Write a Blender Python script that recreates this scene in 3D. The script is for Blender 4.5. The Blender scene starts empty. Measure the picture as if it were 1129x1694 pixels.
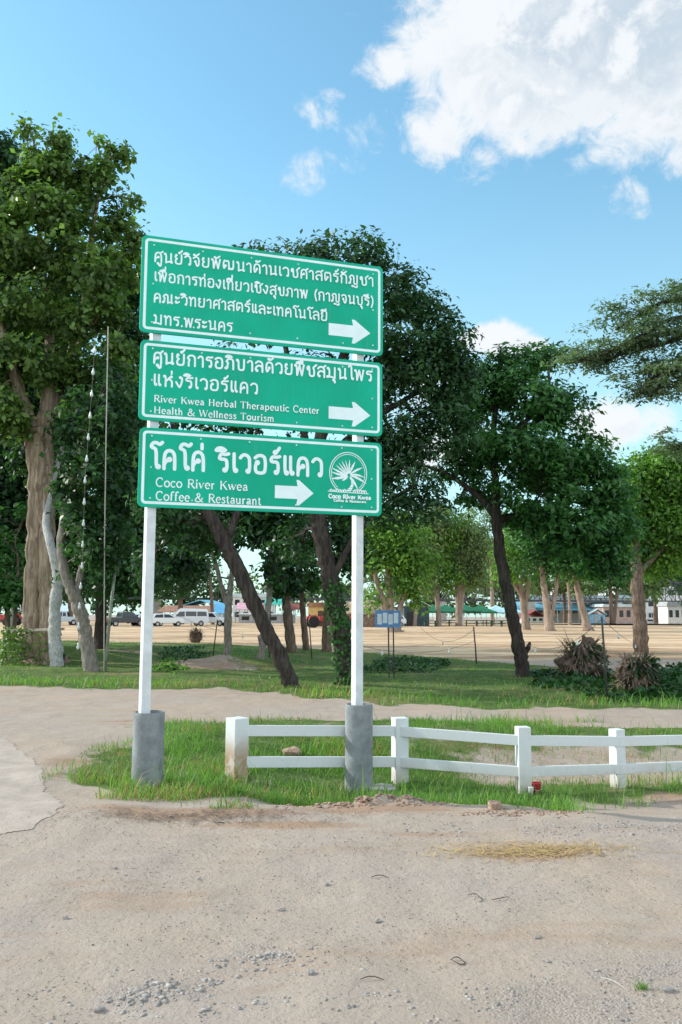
import bpy, bmesh, math, random
import numpy as np
from mathutils import Vector, Matrix

SC = bpy.context.scene
COL = SC.collection
R = math.radians
RNG = np.random.default_rng(7)
random.seed(7)

# ------------------------------------------------------------------ camera
PW, PH, FPX, HCAM = 1129.0, 1694.0, 1405.0, 1.6
PITCH, ROLL = 0.1083, 0.0053
cam_data = bpy.data.cameras.new('camera')
cam_data.sensor_fit = 'HORIZONTAL'
cam_data.sensor_width = 36.0
cam_data.lens = FPX / PW * 36.0
cam_data.clip_start = 0.05
cam_data.clip_end = 6000
cam = bpy.data.objects.new('camera', cam_data)
COL.objects.link(cam)
cam.matrix_world = (Matrix.Translation((0, 0, HCAM)) @ Matrix.Rotation(math.pi / 2 + PITCH, 4, 'X')
                    @ Matrix.Rotation(ROLL, 4, 'Z'))
SC.camera = cam

# ------------------------------------------------------------------ light
SUN_EL, SUN_AZ = R(27), R(72)          # azimuth from +Y towards -X: the sun stands left, a little beyond the sign
SUN = Vector((-math.sin(SUN_AZ) * math.cos(SUN_EL), math.cos(SUN_AZ) * math.cos(SUN_EL), math.sin(SUN_EL)))
sun_data = bpy.data.lights.new('sun', 'SUN')
sun_data.energy = 3.3
sun_data.angle = R(0.55)
sun_data.color = (1.0, 0.945, 0.87)
sun = bpy.data.objects.new('sun', sun_data)
COL.objects.link(sun)
sun.rotation_euler = SUN.to_track_quat('Z', 'Y').to_euler()
sun.location = SUN * 60

SC.view_settings.view_transform = 'Standard'
SC.view_settings.look = 'None'
SC.view_settings.gamma = 1.0
SC.view_settings.exposure = 0.55
SC.render.engine = 'CYCLES'
SC.cycles.max_bounces = 6
SC.cycles.transparent_max_bounces = 8
SC.cycles.use_denoising = True


def ray(x, y):
    """direction of the photograph's pixel (depth 1 along +Y is not normalised)"""
    uu, ww = x - PW / 2, PH / 2 - y
    cr, sr = math.cos(ROLL), math.sin(ROLL)
    u, w = uu * cr - ww * sr, uu * sr + ww * cr
    c, s = math.cos(PITCH), math.sin(PITCH)
    d = Vector((u / FPX, c - s * w / FPX, s + c * w / FPX))
    return d / d.y


def at(x, y, D):
    d = ray(x, y)
    return Vector((d.x * D, D, HCAM + d.z * D))


# ------------------------------------------------------------------ node helpers
class NT:
    def __init__(self, tree):
        self.t = tree
        tree.nodes.clear()

    def n(self, typ, **kw):
        nd = self.t.nodes.new(typ)
        for k, v in kw.items():
            if k.startswith('_'):
                setattr(nd, k[1:], v)
        for k, v in kw.items():
            if not k.startswith('_'):
                key = int(k[1:]) if k[0] == 'i' and k[1:].isdigit() else k.replace('__', ' ')
                self.set(nd.inputs[key], v)
        return nd

    def set(self, sock, v):
        if isinstance(v, bpy.types.NodeSocket):
            self.t.links.new(v, sock)
        elif isinstance(v, bpy.types.Node):
            self.t.links.new(v.outputs[0], sock)
        else:
            sock.default_value = v

    def m(self, op, a, b=0.0, c=0.0, clamp=False):
        nd = self.t.nodes.new('ShaderNodeMath')
        nd.operation = op
        nd.use_clamp = clamp
        for i, v in enumerate((a, b, c)):
            self.set(nd.inputs[i], v)
        return nd.outputs[0]

    def vm(self, op, a, b=(0, 0, 0), out=0):
        nd = self.t.nodes.new('ShaderNodeVectorMath')
        nd.operation = op
        self.set(nd.inputs[0], a)
        self.set(nd.inputs[1], b)
        return nd.outputs[out]

    def mix(self, f, a, b, mode='MIX'):
        nd = self.t.nodes.new('ShaderNodeMix')
        nd.data_type = 'RGBA'
        nd.blend_type = mode
        self.set(nd.inputs[0], f)
        self.set(nd.inputs[6], a if not isinstance(a, tuple) else (*a, 1)[:4])
        self.set(nd.inputs[7], b if not isinstance(b, tuple) else (*b, 1)[:4])
        return nd.outputs[2]

    def ramp(self, f, lo, hi, a=0.0, b=1.0):
        nd = self.t.nodes.new('ShaderNodeMapRange')
        nd.interpolation_type = 'SMOOTHSTEP'
        for i, v in enumerate((f, lo, hi, a, b)):
            self.set(nd.inputs[i], v)
        return nd.outputs[0]

    def noise(self, vec, scale, detail=4.0, rough=0.55, dist=0.0):
        nd = self.t.nodes.new('ShaderNodeTexNoise')
        if vec is not None:
            self.set(nd.inputs['Vector'], vec)
        nd.inputs['Scale'].default_value = scale
        nd.inputs['Detail'].default_value = detail
        nd.inputs['Roughness'].default_value = rough
        nd.inputs['Distortion'].default_value = dist
        return nd.outputs[0]


# ------------------------------------------------------------------ sky with clouds
world = bpy.data.worlds.new('World')
SC.world = world
world.use_nodes = True
w = NT(world.node_tree)
sky = w.n('ShaderNodeTexSky', _sky_type='NISHITA', _sun_disc=False)
sky.sun_elevation = SUN_EL
sky.sun_rotation = -SUN_AZ
sky.altitude = 0
sky.air_density = 1.0
sky.dust_density = 0.6
sky.ozone_density = 1.6
tc = w.n('ShaderNodeTexCoord')
dvec = w.vm('NORMALIZE', tc.outputs['Generated'])
CLOUDS = [  # photo x, y, half width, half height, weight
    (770, 100, 120, 100, 1.0), (900, 40, 200, 120, 1.15), (1060, 70, 190, 115, 1.15), (850, 160, 170, 80, 1.0),
    (735, 215, 70, 66, .84), (1115, 185, 90, 44, .9), (650, 110, 56, 42, .86), (715, 60, 60, 60, .8), (1250, 100, 180, 150, 1.0), (790, 245, 60, 40, .66),
    (1045, 338, 44, 46, .60), (520, 188, 44, 40, .46), (550, 160, 44, 22, .42), (485, 278, 74, 40, .44), (400, 165, 60, 30, .26), (820, 560, 56, 26, .9),
    (880, 572, 34, 22, .8), (1010, 700, 110, 44, .70), (720, 745, 120, 50, .70), (640, 640, 110, 80, .62), (1060, 500, 40, 18, .46)]


def cloud_density(dv):
    tot = None
    for (x, y, rx, ry, wt) in CLOUDS:
        c = ray(x, y).normalized()
        u = (ray(x + 20, y).normalized() - ray(x - 20, y).normalized()).normalized()
        v = c.cross(u)
        ax, ay = rx / FPX, ry / FPX
        a = w.vm('DOT_PRODUCT', dv, tuple(u / ax), out=1)
        b = w.vm('DOT_PRODUCT', dv, tuple(v / ay), out=1)
        a = w.m('SUBTRACT', a, c.dot(u) / ax)
        b = w.m('SUBTRACT', b, c.dot(v) / ay)
        r2 = w.m('MULTIPLY_ADD', a, a, w.m('MULTIPLY', b, b))
        k = w.m('MULTIPLY', w.m('POWER', 2.718, w.m('MULTIPLY', r2, -0.75)), wt)
        front = w.m('GREATER_THAN', w.vm('DOT_PRODUCT', dv, tuple(c), out=1), 0.3)
        k = w.m('MULTIPLY', k, front)
        tot = k if tot is None else w.m('MAXIMUM', tot, k)
    big = w.m('MULTIPLY', w.m('SUBTRACT', w.noise(dv, 7.0, 9.0, 0.62, 0.3), 0.5), 1.45)
    small = w.m('MULTIPLY', w.m('SUBTRACT', w.noise(dv, 24.0, 8.0, 0.66, 0.6), 0.5), 0.85)
    return w.m('ADD', tot, w.m('ADD', big, small))


den = cloud_density(dvec)
toward = w.vm('NORMALIZE', w.vm('ADD', dvec, tuple(Vector((-0.9, 0.0, 0.45)).normalized() * 0.035)))
den2 = cloud_density(toward)
mask = w.ramp(den, 0.33, 0.70)
lit = w.ramp(w.m('SUBTRACT', den, den2), -0.10, 0.22)
thick = w.ramp(den, 0.55, 1.15)
shade = w.m('MULTIPLY', thick, w.m('SUBTRACT', 1.0, lit), clamp=True)
ccol = w.mix(shade, (5.75, 5.95, 6.1), (3.7, 4.3, 4.9))
skyc = w.mix(1.0, sky.outputs[0], (1.15, 1.72, 1.62), 'MULTIPLY')
# unseen bright cloud, added for fill light behind and above the camera
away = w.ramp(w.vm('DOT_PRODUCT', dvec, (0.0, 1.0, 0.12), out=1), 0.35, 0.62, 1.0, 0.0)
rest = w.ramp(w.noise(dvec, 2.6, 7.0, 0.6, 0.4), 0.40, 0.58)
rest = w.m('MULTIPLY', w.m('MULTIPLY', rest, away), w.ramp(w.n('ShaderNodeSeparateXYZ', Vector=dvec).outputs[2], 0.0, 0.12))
low = w.ramp(w.n('ShaderNodeSeparateXYZ', Vector=dvec).outputs[2], 0.0, 0.55, 0.62, 0.06)
skyc = w.mix(low, skyc, (4.4, 6.1, 6.5))
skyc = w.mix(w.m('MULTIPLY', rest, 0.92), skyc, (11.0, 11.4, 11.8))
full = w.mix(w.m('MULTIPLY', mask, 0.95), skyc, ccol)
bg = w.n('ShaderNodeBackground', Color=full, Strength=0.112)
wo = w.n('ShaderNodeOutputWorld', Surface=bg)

# ------------------------------------------------------------------ materials
MATS = {}


def base_mat(name):
    m = bpy.data.materials.new(name)
    m.use_nodes = True
    MATS[name] = m
    return m, NT(m.node_tree)


def mat(name, col, rough=0.6, var=0.12, scale=6.0, metal=0.0, bump=0.0, bscale=40.0, col2=None, spec=0.4):
    m, t = base_mat(name)
    tcn = t.n('ShaderNodeTexCoord')
    o = tcn.outputs['Object']
    nz = t.noise(o, scale, 5.0, 0.6)
    dark = tuple(max(0, c * (1 - 1.6 * var)) for c in col) if col2 is None else col2
    light = tuple(min(1, c * (1 + var)) for c in col)
    c = t.mix(t.ramp(nz, 0.3, 0.7), dark, light)
    p = t.n('ShaderNodeBsdfPrincipled', Base__Color=c, Roughness=rough, Metallic=metal)
    p.inputs['Specular IOR Level'].default_value = spec
    if bump:
        b = t.n('ShaderNodeBump', Strength=bump, Distance=0.02, Height=t.noise(o, bscale, 6.0, 0.65))
        t.set(p.inputs['Normal'], b)
    t.n('ShaderNodeOutputMaterial', Surface=p)
    return m


def leaf_mat(name, col, transl=0.35, rough=0.45, var=0.5, yellow=(1.25, 1.1, 0.6)):
    """per-leaf tone from the point attribute 'tone'"""
    m, t = base_mat(name)
    a = t.n('ShaderNodeAttribute', _attribute_name='tone')
    f = a.outputs['Fac']
    lo = tuple(c * (1 - var) for c in col)
    hi = tuple(min(1, c * (1 + var * 0.8) * k) for c, k in zip(col, yellow))
    c = t.mix(f, lo, hi)
    d = t.n('ShaderNodeBsdfPrincipled', Base__Color=c, Roughness=rough)
    d.inputs['Specular IOR Level'].default_value = 0.3
    tr = t.n('ShaderNodeBsdfTranslucent', Color=t.mix(1.0, c, (1.25, 1.5, 0.7), 'MULTIPLY'))
    mx = t.n('ShaderNodeMixShader', i0=transl, i1=d.outputs[0], i2=tr.outputs[0])
    t.n('ShaderNodeOutputMaterial', Surface=mx)
    return m


def bark_mat(name, col, col2, scale=5.0, stretch=0.18, bump=0.8):
    m, t = base_mat(name)
    o = t.n('ShaderNodeTexCoord').outputs['Object']
    mp = t.n('ShaderNodeMapping', Vector=o, Scale=(1, 1, stretch))
    n1 = t.noise(mp.outputs[0], scale * 3, 6.0, 0.65, 0.4)
    n2 = t.noise(o, scale * 0.5, 3.0, 0.6)
    c = t.mix(t.ramp(n1, 0.35, 0.68), col2, col)
    c = t.mix(t.ramp(n2, 0.45, 0.75, 0.0, 0.35), c, tuple(x * 0.6 for x in col2))
    p = t.n('ShaderNodeBsdfPrincipled', Base__Color=c, Roughness=0.9)
    p.inputs['Specular IOR Level'].default_value = 0.15
    b = t.n('ShaderNodeBump', Strength=bump, Distance=0.05, Height=n1)
    t.set(p.inputs['Normal'], b)
    t.n('ShaderNodeOutputMaterial', Surface=p)
    return m


# ------------------------------------------------------------------ mesh builder
class MB:
    def __init__(self):
        self.v, self.f, self.k = [], [], 0

    def add(self, verts, faces):
        self.v.extend([tuple(p) for p in verts])
        self.f.extend([tuple(i + self.k for i in q) for q in faces])
        self.k += len(verts)
        return self

    def box(self, c, s, rz=0.0, top=1.0, ry=0.0, rx=0.0):
        m = Matrix.Translation(c) @ Matrix.Rotation(rz, 4, 'Z') @ Matrix.Rotation(ry, 4, 'Y') @ Matrix.Rotation(rx, 4, 'X')
        vs = []
        for z in (-.5, .5):
            k = top if z > 0 else 1.0
            for x, y in ((-.5, -.5), (.5, -.5), (.5, .5), (-.5, .5)):
                vs.append(m @ Vector((x * s[0] * k, y * s[1] * k, z * s[2])))
        return self.add(vs, [(3, 2, 1, 0), (4, 5, 6, 7), (0, 1, 5, 4), (1, 2, 6, 5), (2, 3, 7, 6), (3, 0, 4, 7)])

    def tube(self, path, radii, n=8, cap=True, flute=None, seed=0):
        path = [Vector(p) for p in path]
        rings = []
        up = Vector((0.13, 0.99, 0.05)).normalized()
        for i, p in enumerate(path):
            a = path[max(0, i - 1)]
            b = path[min(len(path) - 1, i + 1)]
            d = (b - a)
            d = d.normalized() if d.length > 1e-9 else Vector((0, 0, 1))
            x = d.cross(up)
            if x.length < 1e-3:
                x = d.cross(Vector((1, 0, 0)))
            x.normalize()
            y = x.cross(d)
            r = radii[i] if hasattr(radii, '__len__') else radii
            ring = []
            for k in range(n):
                th = 2 * math.pi * k / n
                rr = r * (flute(th, i / max(1, len(path) - 1)) if flute else 1.0)
                ring.append(p + x * (math.cos(th) * rr) + y * (math.sin(th) * rr))
            rings.append(ring)
        vs = [q for ring in rings for q in ring]
        fs = []
        for i in range(len(path) - 1):
            for k in range(n):
                k2 = (k + 1) % n
                fs.append((i * n + k, i * n + k2, (i + 1) * n + k2, (i + 1) * n + k))
        if cap:
            fs.append(tuple(range(n - 1, -1, -1)))
            fs.append(tuple((len(path) - 1) * n + k for k in range(n)))
        return self.add(vs, fs)

    def lathe(self, prof, n=16, c=(0, 0, 0), axis='Z', close=False):
        vs, fs = [], []
        for (r, z) in prof:
            for k in range(n):
                th = 2 * math.pi * k / n
                p = (r * math.cos(th), r * math.sin(th), z)
                if axis == 'Y':
                    p = (p[0], p[2], p[1])
                if axis == 'X':
                    p = (p[2], p[0], p[1])
                vs.append((p[0] + c[0], p[1] + c[1], p[2] + c[2]))
        m = len(prof)
        for i in range(m if close else m - 1):
            j = (i + 1) % m
            for k in range(n):
                k2 = (k + 1) % n
                fs.append((i * n + k, i * n + k2, j * n + k2, j * n + k))
        if not close:
            if prof[0][0] > 1e-6:
                fs.append(tuple(range(n - 1, -1, -1)))
            if prof[-1][0] > 1e-6:
                fs.append(tuple((m - 1) * n + k for k in range(n)))
        return self.add(vs, fs)

    def prism(self, poly, a, b, fn):
        """poly of 2D points extruded from a to b; fn(u, v, t) -> world point"""
        n = len(poly)
        vs = [fn(u, v, a) for u, v in poly] + [fn(u, v, b) for u, v in poly]
        fs = [tuple(range(n)), tuple(range(2 * n - 1, n - 1, -1))]
        for i in range(n):
            j = (i + 1) % n
            fs.append((j, i, n + i, n + j))
        return self.add(vs, fs)

    def quad(self, a, b, c, d):
        return self.add([a, b, c, d], [(0, 1, 2, 3)])

    def build(self, name, material, parent=None, loc=(0, 0, 0), smooth=False, bevel=0.0, fix=True):
        me = bpy.data.meshes.new(name)
        me.from_pydata([tuple(p) for p in self.v], [], self.f)
        if fix:
            bm = bmesh.new()
            bm.from_mesh(me)
            bmesh.ops.recalc_face_normals(bm, faces=bm.faces)
            if bevel:
                es = [e for e in bm.edges if len(e.link_faces) == 2 and e.calc_face_angle(0) > 0.5]
                if es:
                    bmesh.ops.bevel(bm, geom=es, offset=bevel, segments=2, profile=0.6, affect='EDGES', clamp_overlap=True)
            bm.to_mesh(me)
            bm.free()
        return link(name, me, material, parent, loc, smooth)


def link(name, me, material, parent=None, loc=(0, 0, 0), smooth=False):
    me.materials.append(MATS[material])
    if smooth:
        me.polygons.foreach_set('use_smooth', np.ones(len(me.polygons), dtype=bool))
    o = bpy.data.objects.new(name, me)
    COL.objects.link(o)
    o.location = loc
    if parent is not None:
        o.parent = parent
    return o


def np_mesh(name, V, nper, F, material, parent=None, loc=(0, 0, 0), tone=None, smooth=False, rgb=None):
    """V (n,3); F (m,nper) quads or triangles"""
    me = bpy.data.meshes.new(name)
    V = np.ascontiguousarray(V, dtype=np.float32)
    F = np.ascontiguousarray(F, dtype=np.int32)
    me.vertices.add(len(V))
    me.vertices.foreach_set('co', V.ravel())
    me.loops.add(F.size)
    me.loops.foreach_set('vertex_index', F.ravel())
    me.polygons.add(len(F))
    me.polygons.foreach_set('loop_start', np.arange(0, F.size, nper, dtype=np.int32))
    me.update(calc_edges=True)
    if tone is not None:
        a = me.attributes.new('tone', 'FLOAT', 'POINT')
        a.data.foreach_set('value', np.ascontiguousarray(tone, dtype=np.float32))
    if rgb is not None:
        a = me.attributes.new('zone', 'FLOAT_COLOR', 'POINT')
        a.data.foreach_set('color', np.ascontiguousarray(rgb, dtype=np.float32).ravel())
    return link(name, me, material, parent, loc, smooth)


def tag(o, label=None, cat=None, group=None, kind=None):
    if label:
        o['label'] = label
    if cat:
        o['category'] = cat
    if group:
        o['group'] = group
    if kind:
        o['kind'] = kind
    return o


def thing(name, label, cat, loc=(0, 0, 0), rz=0.0, group=None):
    o = bpy.data.objects.new(name, None)
    o.empty_display_size = 0.2
    COL.objects.link(o)
    o.location = loc
    o.rotation_euler = (0, 0, rz)
    return tag(o, label, cat, group)


def dup(root, loc, rz=0.0, scale=1.0, label=None, group=None):
    kids = {}
    for o in list(COL.objects):
        if o.parent is not None:
            kids.setdefault(o.parent.name, []).append(o)

    def rec(src, par):
        c = src.copy()
        COL.objects.link(c)
        if par is not None:
            c.parent = par
        for ch in kids.get(src.name, []):
            rec(ch, c)
        return c
    r = rec(root, None)
    r.location = loc
    r.rotation_euler = (0, 0, rz)
    r.scale = (scale, scale, scale)
    return tag(r, label, None, group)


# ------------------------------------------------------------------ value noise, terrain
_perm = np.random.default_rng(3).random((256, 256))


def vnoise(x, y, s=1.0, o=0.0):
    x = np.asarray(x, float) * s + o
    y = np.asarray(y, float) * s + o * 1.7
    xi, yi = np.floor(x).astype(int), np.floor(y).astype(int)
    fx, fy = x - xi, y - yi
    fx, fy = fx * fx * (3 - 2 * fx), fy * fy * (3 - 2 * fy)
    g = lambda a, b: _perm[a % 256, b % 256]
    return ((g(xi, yi) * (1 - fx) + g(xi + 1, yi) * fx) * (1 - fy) + (g(xi, yi + 1) * (1 - fx) + g(xi + 1, yi + 1) * fx) * fy) * 2 - 1


def fbm(x, y, s, n=4, o=0.0):
    r, a = 0, 1.0
    for i in range(n):
        r = r + a * vnoise(x, y, s * 2 ** i, o + 13.1 * i)
        a *= 0.5
    return r


def sstep(x, a, b):
    t = np.clip((np.asarray(x, float) - a) / (b - a), 0, 1)
    return t * t * (3 - 2 * t)


def flat_z(y):
    return -0.013 * np.maximum(0, np.asarray(y, float) - 13.0)


def gflat(x, y):
    """pixel -> point of the unbumped ground"""
    d = ray(x, y)
    D = HCAM / -d.z if d.z < -1e-4 else 400
    for _ in range(60):
        z = float(flat_z(D))
        if d.z >= -0.0133:
            return Vector((d.x * 170, 170, float(flat_z(170))))
        D = 0.5 * D + 0.5 * (z - HCAM) / d.z
    return Vector((d.x * D, D, float(flat_z(D))))


def gpoly(pts):
    return np.array([[gflat(x, y).x, gflat(x, y).y] for x, y in pts])


def inside(poly, x, y):
    x, y = np.asarray(x, float), np.asarray(y, float)
    r = np.zeros(x.shape, bool)
    n = len(poly)
    for i in range(n):
        x1, y1 = poly[i]
        x2, y2 = poly[(i + 1) % n]
        c = ((y1 > y) != (y2 > y)) & (x < (x2 - x1) * (y - y1) / (y2 - y1 + 1e-12) + x1)
        r ^= c
    return r


def sdist(poly, x, y):
    """signed distance, negative inside"""
    x, y = np.asarray(x, float), np.asarray(y, float)
    d = np.full(x.shape, 1e9)
    n = len(poly)
    for i in range(n):
        ax, ay = poly[i]
        bx, by = poly[(i + 1) % n]
        ex, ey = bx - ax, by - ay
        t = np.clip(((x - ax) * ex + (y - ay) * ey) / (ex * ex + ey * ey + 1e-12), 0, 1)
        d = np.minimum(d, np.hypot(x - ax - t * ex, y - ay - t * ey))
    return np.where(inside(poly, x, y), -d, d)


ISLAND = gpoly([(78, 1278), (150, 1246), (260, 1214), (380, 1197), (560, 1191), (760, 1194), (960, 1205), (1140, 1203),
                (1500, 1205), (1500, 1270), (1129, 1276), (1000, 1290), (935, 1302), (905, 1336), (840, 1340), (760, 1334),
                (660, 1325), (560, 1306), (420, 1302), (380, 1322), (330, 1318), (200, 1312), (100, 1300)])
VERGE = np.array([[-60, 20.5], *gpoly([(0, 1138), (250, 1142), (420, 1146), (560, 1162), (720, 1171), (900, 1178), (1129, 1180)]),
                  [9, 12.0], [40, 7.0], [60, 14], *gpoly([(1129, 1121), (900, 1102), (650, 1083), (400, 1068), (200, 1063), (0, 1058)]), [-60, 60]])


def terrain(x, y):
    x, y = np.asarray(x, float), np.asarray(y, float)
    z = flat_z(y)
    sd = sdist(ISLAND, x, y)
    z = z + 0.05 * sstep(-sd, -0.1, 0.5)
    # ditch inside the fenced island, right half
    z = z - 0.27 * (0.48 * sstep(x, -3.0, -2.0) + 0.52 * sstep(x, -1.2, 0.1)) * sstep(y, 6.7, 8.1) * (1 - sstep(y, 9.4, 10.9)) * (1 - sstep(x, 7, 9))
    z = z - 0.06 * np.exp(-((y - 9.5) / 0.5) ** 2) * sstep(x, 0.8, 1.8) * sstep(-sd, 0.0, 0.3)
    sv = sdist(VERGE, x, y)
    z = z + 0.06 * sstep(-sv, -0.2, 0.7) + fbm(x, y, 0.35, 3) * 0.07 * sstep(-sv, 0.3, 2.0)
    g = gflat(350, 1104)      # the hollow and its bare bank
    z = z - 0.35 * np.exp(-((x - g.x - .6) / 1.9) ** 2 - ((y - g.y - .3) / 1.2) ** 2)
    z = z + 0.27 * np.exp(-((x - g.x - .1) / 1.5) ** 2 - ((y - g.y - 1.5) / .7) ** 2) * (1 + .3 * fbm(x, y, 1.7, 3, 33))
    g3 = gflat(190, 1082)
    z = z + 0.22 * np.exp(-((x - g3.x) / 2.0) ** 2 - ((y - g3.y - .6) / .6) ** 2) * (1 + .4 * fbm(x, y, 1.7, 3, 35))
    g = gflat(60, 1092)
    z = z + 0.35 * np.exp(-((x - g.x) / 2.2) ** 2 - ((y - g.y) / 2.2) ** 2)
    g = gflat(620, 1322)      # low heap of loose soil by the right footing
    z = z + 0.085 * np.exp(-((x - g.x) / 0.42) ** 2 - ((y - g.y) / 0.17) ** 2) * (1 + 0.8 * fbm(x, y, 9, 3))
    z = z + fbm(x, y, 0.5, 2, 5) * 0.02 * sstep(y, 1, 4) + fbm(x, y, 2.2, 4, 9) * 0.013
    tr = np.exp(-(((x + 0.55 * y - 3.4) % 1.7 - 0.85) / 0.3) ** 2)   # worn wheel tracks
    z = z - 0.018 * tr * (1 - sstep(y, 6.2, 7.2)) * (.6 + .4 * fbm(x, y, 3, 2, 77))
    return z


def ground(x, y):
    """pixel -> real ground point"""
    p = gflat(x, y)
    for _ in range(8):
        z = float(terrain(np.array([p.x]), np.array([p.y]))[0])
        d = ray(x, y)
        if d.z > -0.002:
            break
        D = (z - HCAM) / d.z
        if D > 180 or D < 0:
            break
        D = 0.5 * D + 0.5 * p.y
        p = Vector((d.x * D, D, z))
    p.z = float(terrain(np.array([p.x]), np.array([p.y]))[0])
    return p


def gz(x, y):
    return float(terrain(np.array([x]), np.array([y]))[0])


def gat(x, D, y=1060):
    """ground point under picture column x at depth D"""
    d = ray(x, y)
    return Vector((d.x * D, D, gz(d.x * D, D)))

# ------------------------------------------------------------------ ground sheet
def axis(fine_lo, fine_hi, step, lo, hi, grow=1.12):
    a = list(np.arange(fine_lo, fine_hi, step))
    s, x = step, a[-1]
    while x < hi:
        s *= grow
        x += s
        a.append(x)
    s, x, pre = step, a[0], []
    while x > lo:
        s *= grow
        x -= s
        pre.append(x)
    return np.array(pre[::-1] + a)


def ground_mat():
    m, t = base_mat('ground')
    geo = t.n('ShaderNodeNewGeometry')
    P = geo.outputs['Position']
    zone = t.n('ShaderNodeAttribute', _attribute_name='zone')
    sep = t.n('ShaderNodeSeparateColor', Color=zone.outputs['Color'])
    gr, sand, grav, brown = sep.outputs[0], sep.outputs[1], sep.outputs[2], zone.outputs['Alpha']
    big = t.noise(P, 0.55, 5.0, 0.6, 0.3)
    mid = t.noise(P, 3.2, 6.0, 0.65, 0.2)
    fine = t.noise(P, 38.0, 6.0, 0.7)
    mp = t.n('ShaderNodeMapping', Vector=P, Rotation=(0, 0, R(-12)), Scale=(0.35, 1.9, 1))
    streak = t.noise(mp.outputs[0], 1.6, 5.0, 0.62, 0.25)
    dirt = t.mix(t.ramp(big, 0.35, 0.65), (0.392, 0.314, 0.250), (0.368, 0.310, 0.265))
    dirt = t.mix(t.ramp(streak, 0.50, 0.72, 0, 0.7), dirt, (0.345, 0.25, 0.18))
    dirt = t.mix(t.ramp(mid, 0.55, 0.75, 0, 0.45), dirt, (0.45, 0.40, 0.35))
    dirt = t.mix(t.ramp(fine, 0.52, 0.74, 0, 0.6), dirt, (0.25, 0.205, 0.17))
    vor = t.n('ShaderNodeTexVoronoi', Vector=P, Scale=70.0)
    vsep = t.n('ShaderNodeSeparateColor', Color=vor.outputs['Color'])
    speck = t.m('MULTIPLY', t.m('LESS_THAN', vor.outputs['Distance'], 0.34), t.m('GREATER_THAN', vsep.outputs[0], 0.80))
    dirt = t.mix(t.m('MULTIPLY', speck, 0.8), dirt, t.mix(vsep.outputs[1], (0.13, 0.11, 0.10), (0.42, 0.37, 0.33)))
    bk = t.ramp(t.m('ADD', brown, t.m('MULTIPLY', t.m('SUBTRACT', streak, 0.5), 1.4)), 0.35, 0.8)
    dirt = t.mix(t.m('MULTIPLY', bk, 0.85), dirt, t.mix(fine, (0.22, 0.135, 0.085), (0.42, 0.29, 0.20)))
    # crushed grey stone worked into the surface
    vg = t.n('ShaderNodeTexVoronoi', Vector=P, Scale=85.0)
    vgs = t.n('ShaderNodeSeparateColor', Color=vg.outputs['Color'])
    gcol = t.mix(vgs.outputs[0], (0.20, 0.18, 0.165), (0.40, 0.36, 0.325))
    gm = t.m('MULTIPLY', t.ramp(t.m('ADD', grav, t.m('MULTIPLY', t.m('SUBTRACT', mid, 0.5), 1.9)), 0.40, 0.95), 0.40)
    dirt = t.mix(gm, dirt, gcol)
    # worn sand of the clearing
    mp2 = t.n('ShaderNodeMapping', Vector=P, Scale=(0.10, 0.34, 1))
    sn = t.noise(mp2.outputs[0], 1.2, 6.0, 0.66, 0.4)
    sandc = t.mix(t.ramp(sn, 0.38, 0.60), (0.34, 0.215, 0.13), (0.63, 0.465, 0.30))
    sandc = t.mix(t.ramp(mid, 0.55, 0.8, 0, 0.4), sandc, (0.36, 0.23, 0.14))
    col = t.mix(t.ramp(t.m('ADD', sand, t.m('MULTIPLY', t.m('SUBTRACT', big, 0.5), 0.5)), 0.3, 0.7), dirt, sandc)
    # soil and short growth under the grass
    gcol2 = t.mix(t.ramp(mid, 0.35, 0.65), (0.065, 0.115, 0.030), (0.13, 0.175, 0.055))
    gcol2 = t.mix(t.ramp(big, 0.52, 0.68, 0, 0.75), gcol2, (0.24, 0.19, 0.10))
    gk = t.ramp(t.m('ADD', gr, t.m('MULTIPLY', t.m('SUBTRACT', mid, 0.5), 0.9)), 0.38, 0.62)
    col = t.mix(gk, col, gcol2)
    p = t.n('ShaderNodeBsdfPrincipled', Base__Color=col, Roughness=0.95)
    p.inputs['Specular IOR Level'].default_value = 0.1
    h = t.m('ADD', t.m('MULTIPLY', fine, 0.5), t.m('MULTIPLY', mid, 1.6))
    h = t.m('ADD', h, t.m('MULTIPLY', t.m('MULTIPLY', t.m('SUBTRACT', 0.5, vg.outputs['Distance']), gm), 0.7))
    h = t.m('ADD', h, t.m('MULTIPLY', speck, 0.5))
    b = t.n('ShaderNodeBump', Strength=0.9, Distance=0.022, Height=h)
    t.set(p.inputs['Normal'], b)
    t.n('ShaderNodeOutputMaterial', Surface=p)


ground_mat()
gx = axis(-5, 5, 0.05, -900, 900, 1.10)
gy = axis(1.6, 11.5, 0.045, -25, 1500, 1.045)
GX, GY = np.meshgrid(gx, gy)
GZ = terrain(GX.ravel(), GY.ravel())
far_mask = np.hypot(GX, GY).ravel() > 180
GZ = np.where(far_mask, np.minimum(GZ, flat_z(180.0)), GZ)
fx_, fy_ = GX.ravel(), GY.ravel()
sdi, sdv = sdist(ISLAND, fx_, fy_), sdist(VERGE, fx_, fy_)
nz = fbm(fx_, fy_, 1.3, 4, 2)
z_gr = np.maximum(0.8 * sstep(-sdi + nz * 0.22, -0.05, 0.3), sstep(-sdv + nz * 0.22, -0.1, 0.35))
ditch = np.exp(-((fy_ - 9.6) / 0.6) ** 2) * sstep(fx_, 0.9, 1.8)
z_gr = z_gr * (1 - 0.85 * ditch) * (0.72 + 0.28 * np.maximum(sstep(fbm(fx_, fy_, 2.6, 3, 31), -0.6, 0.35), fy_ > 11.5))
g0 = gflat(350, 1104)
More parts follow.
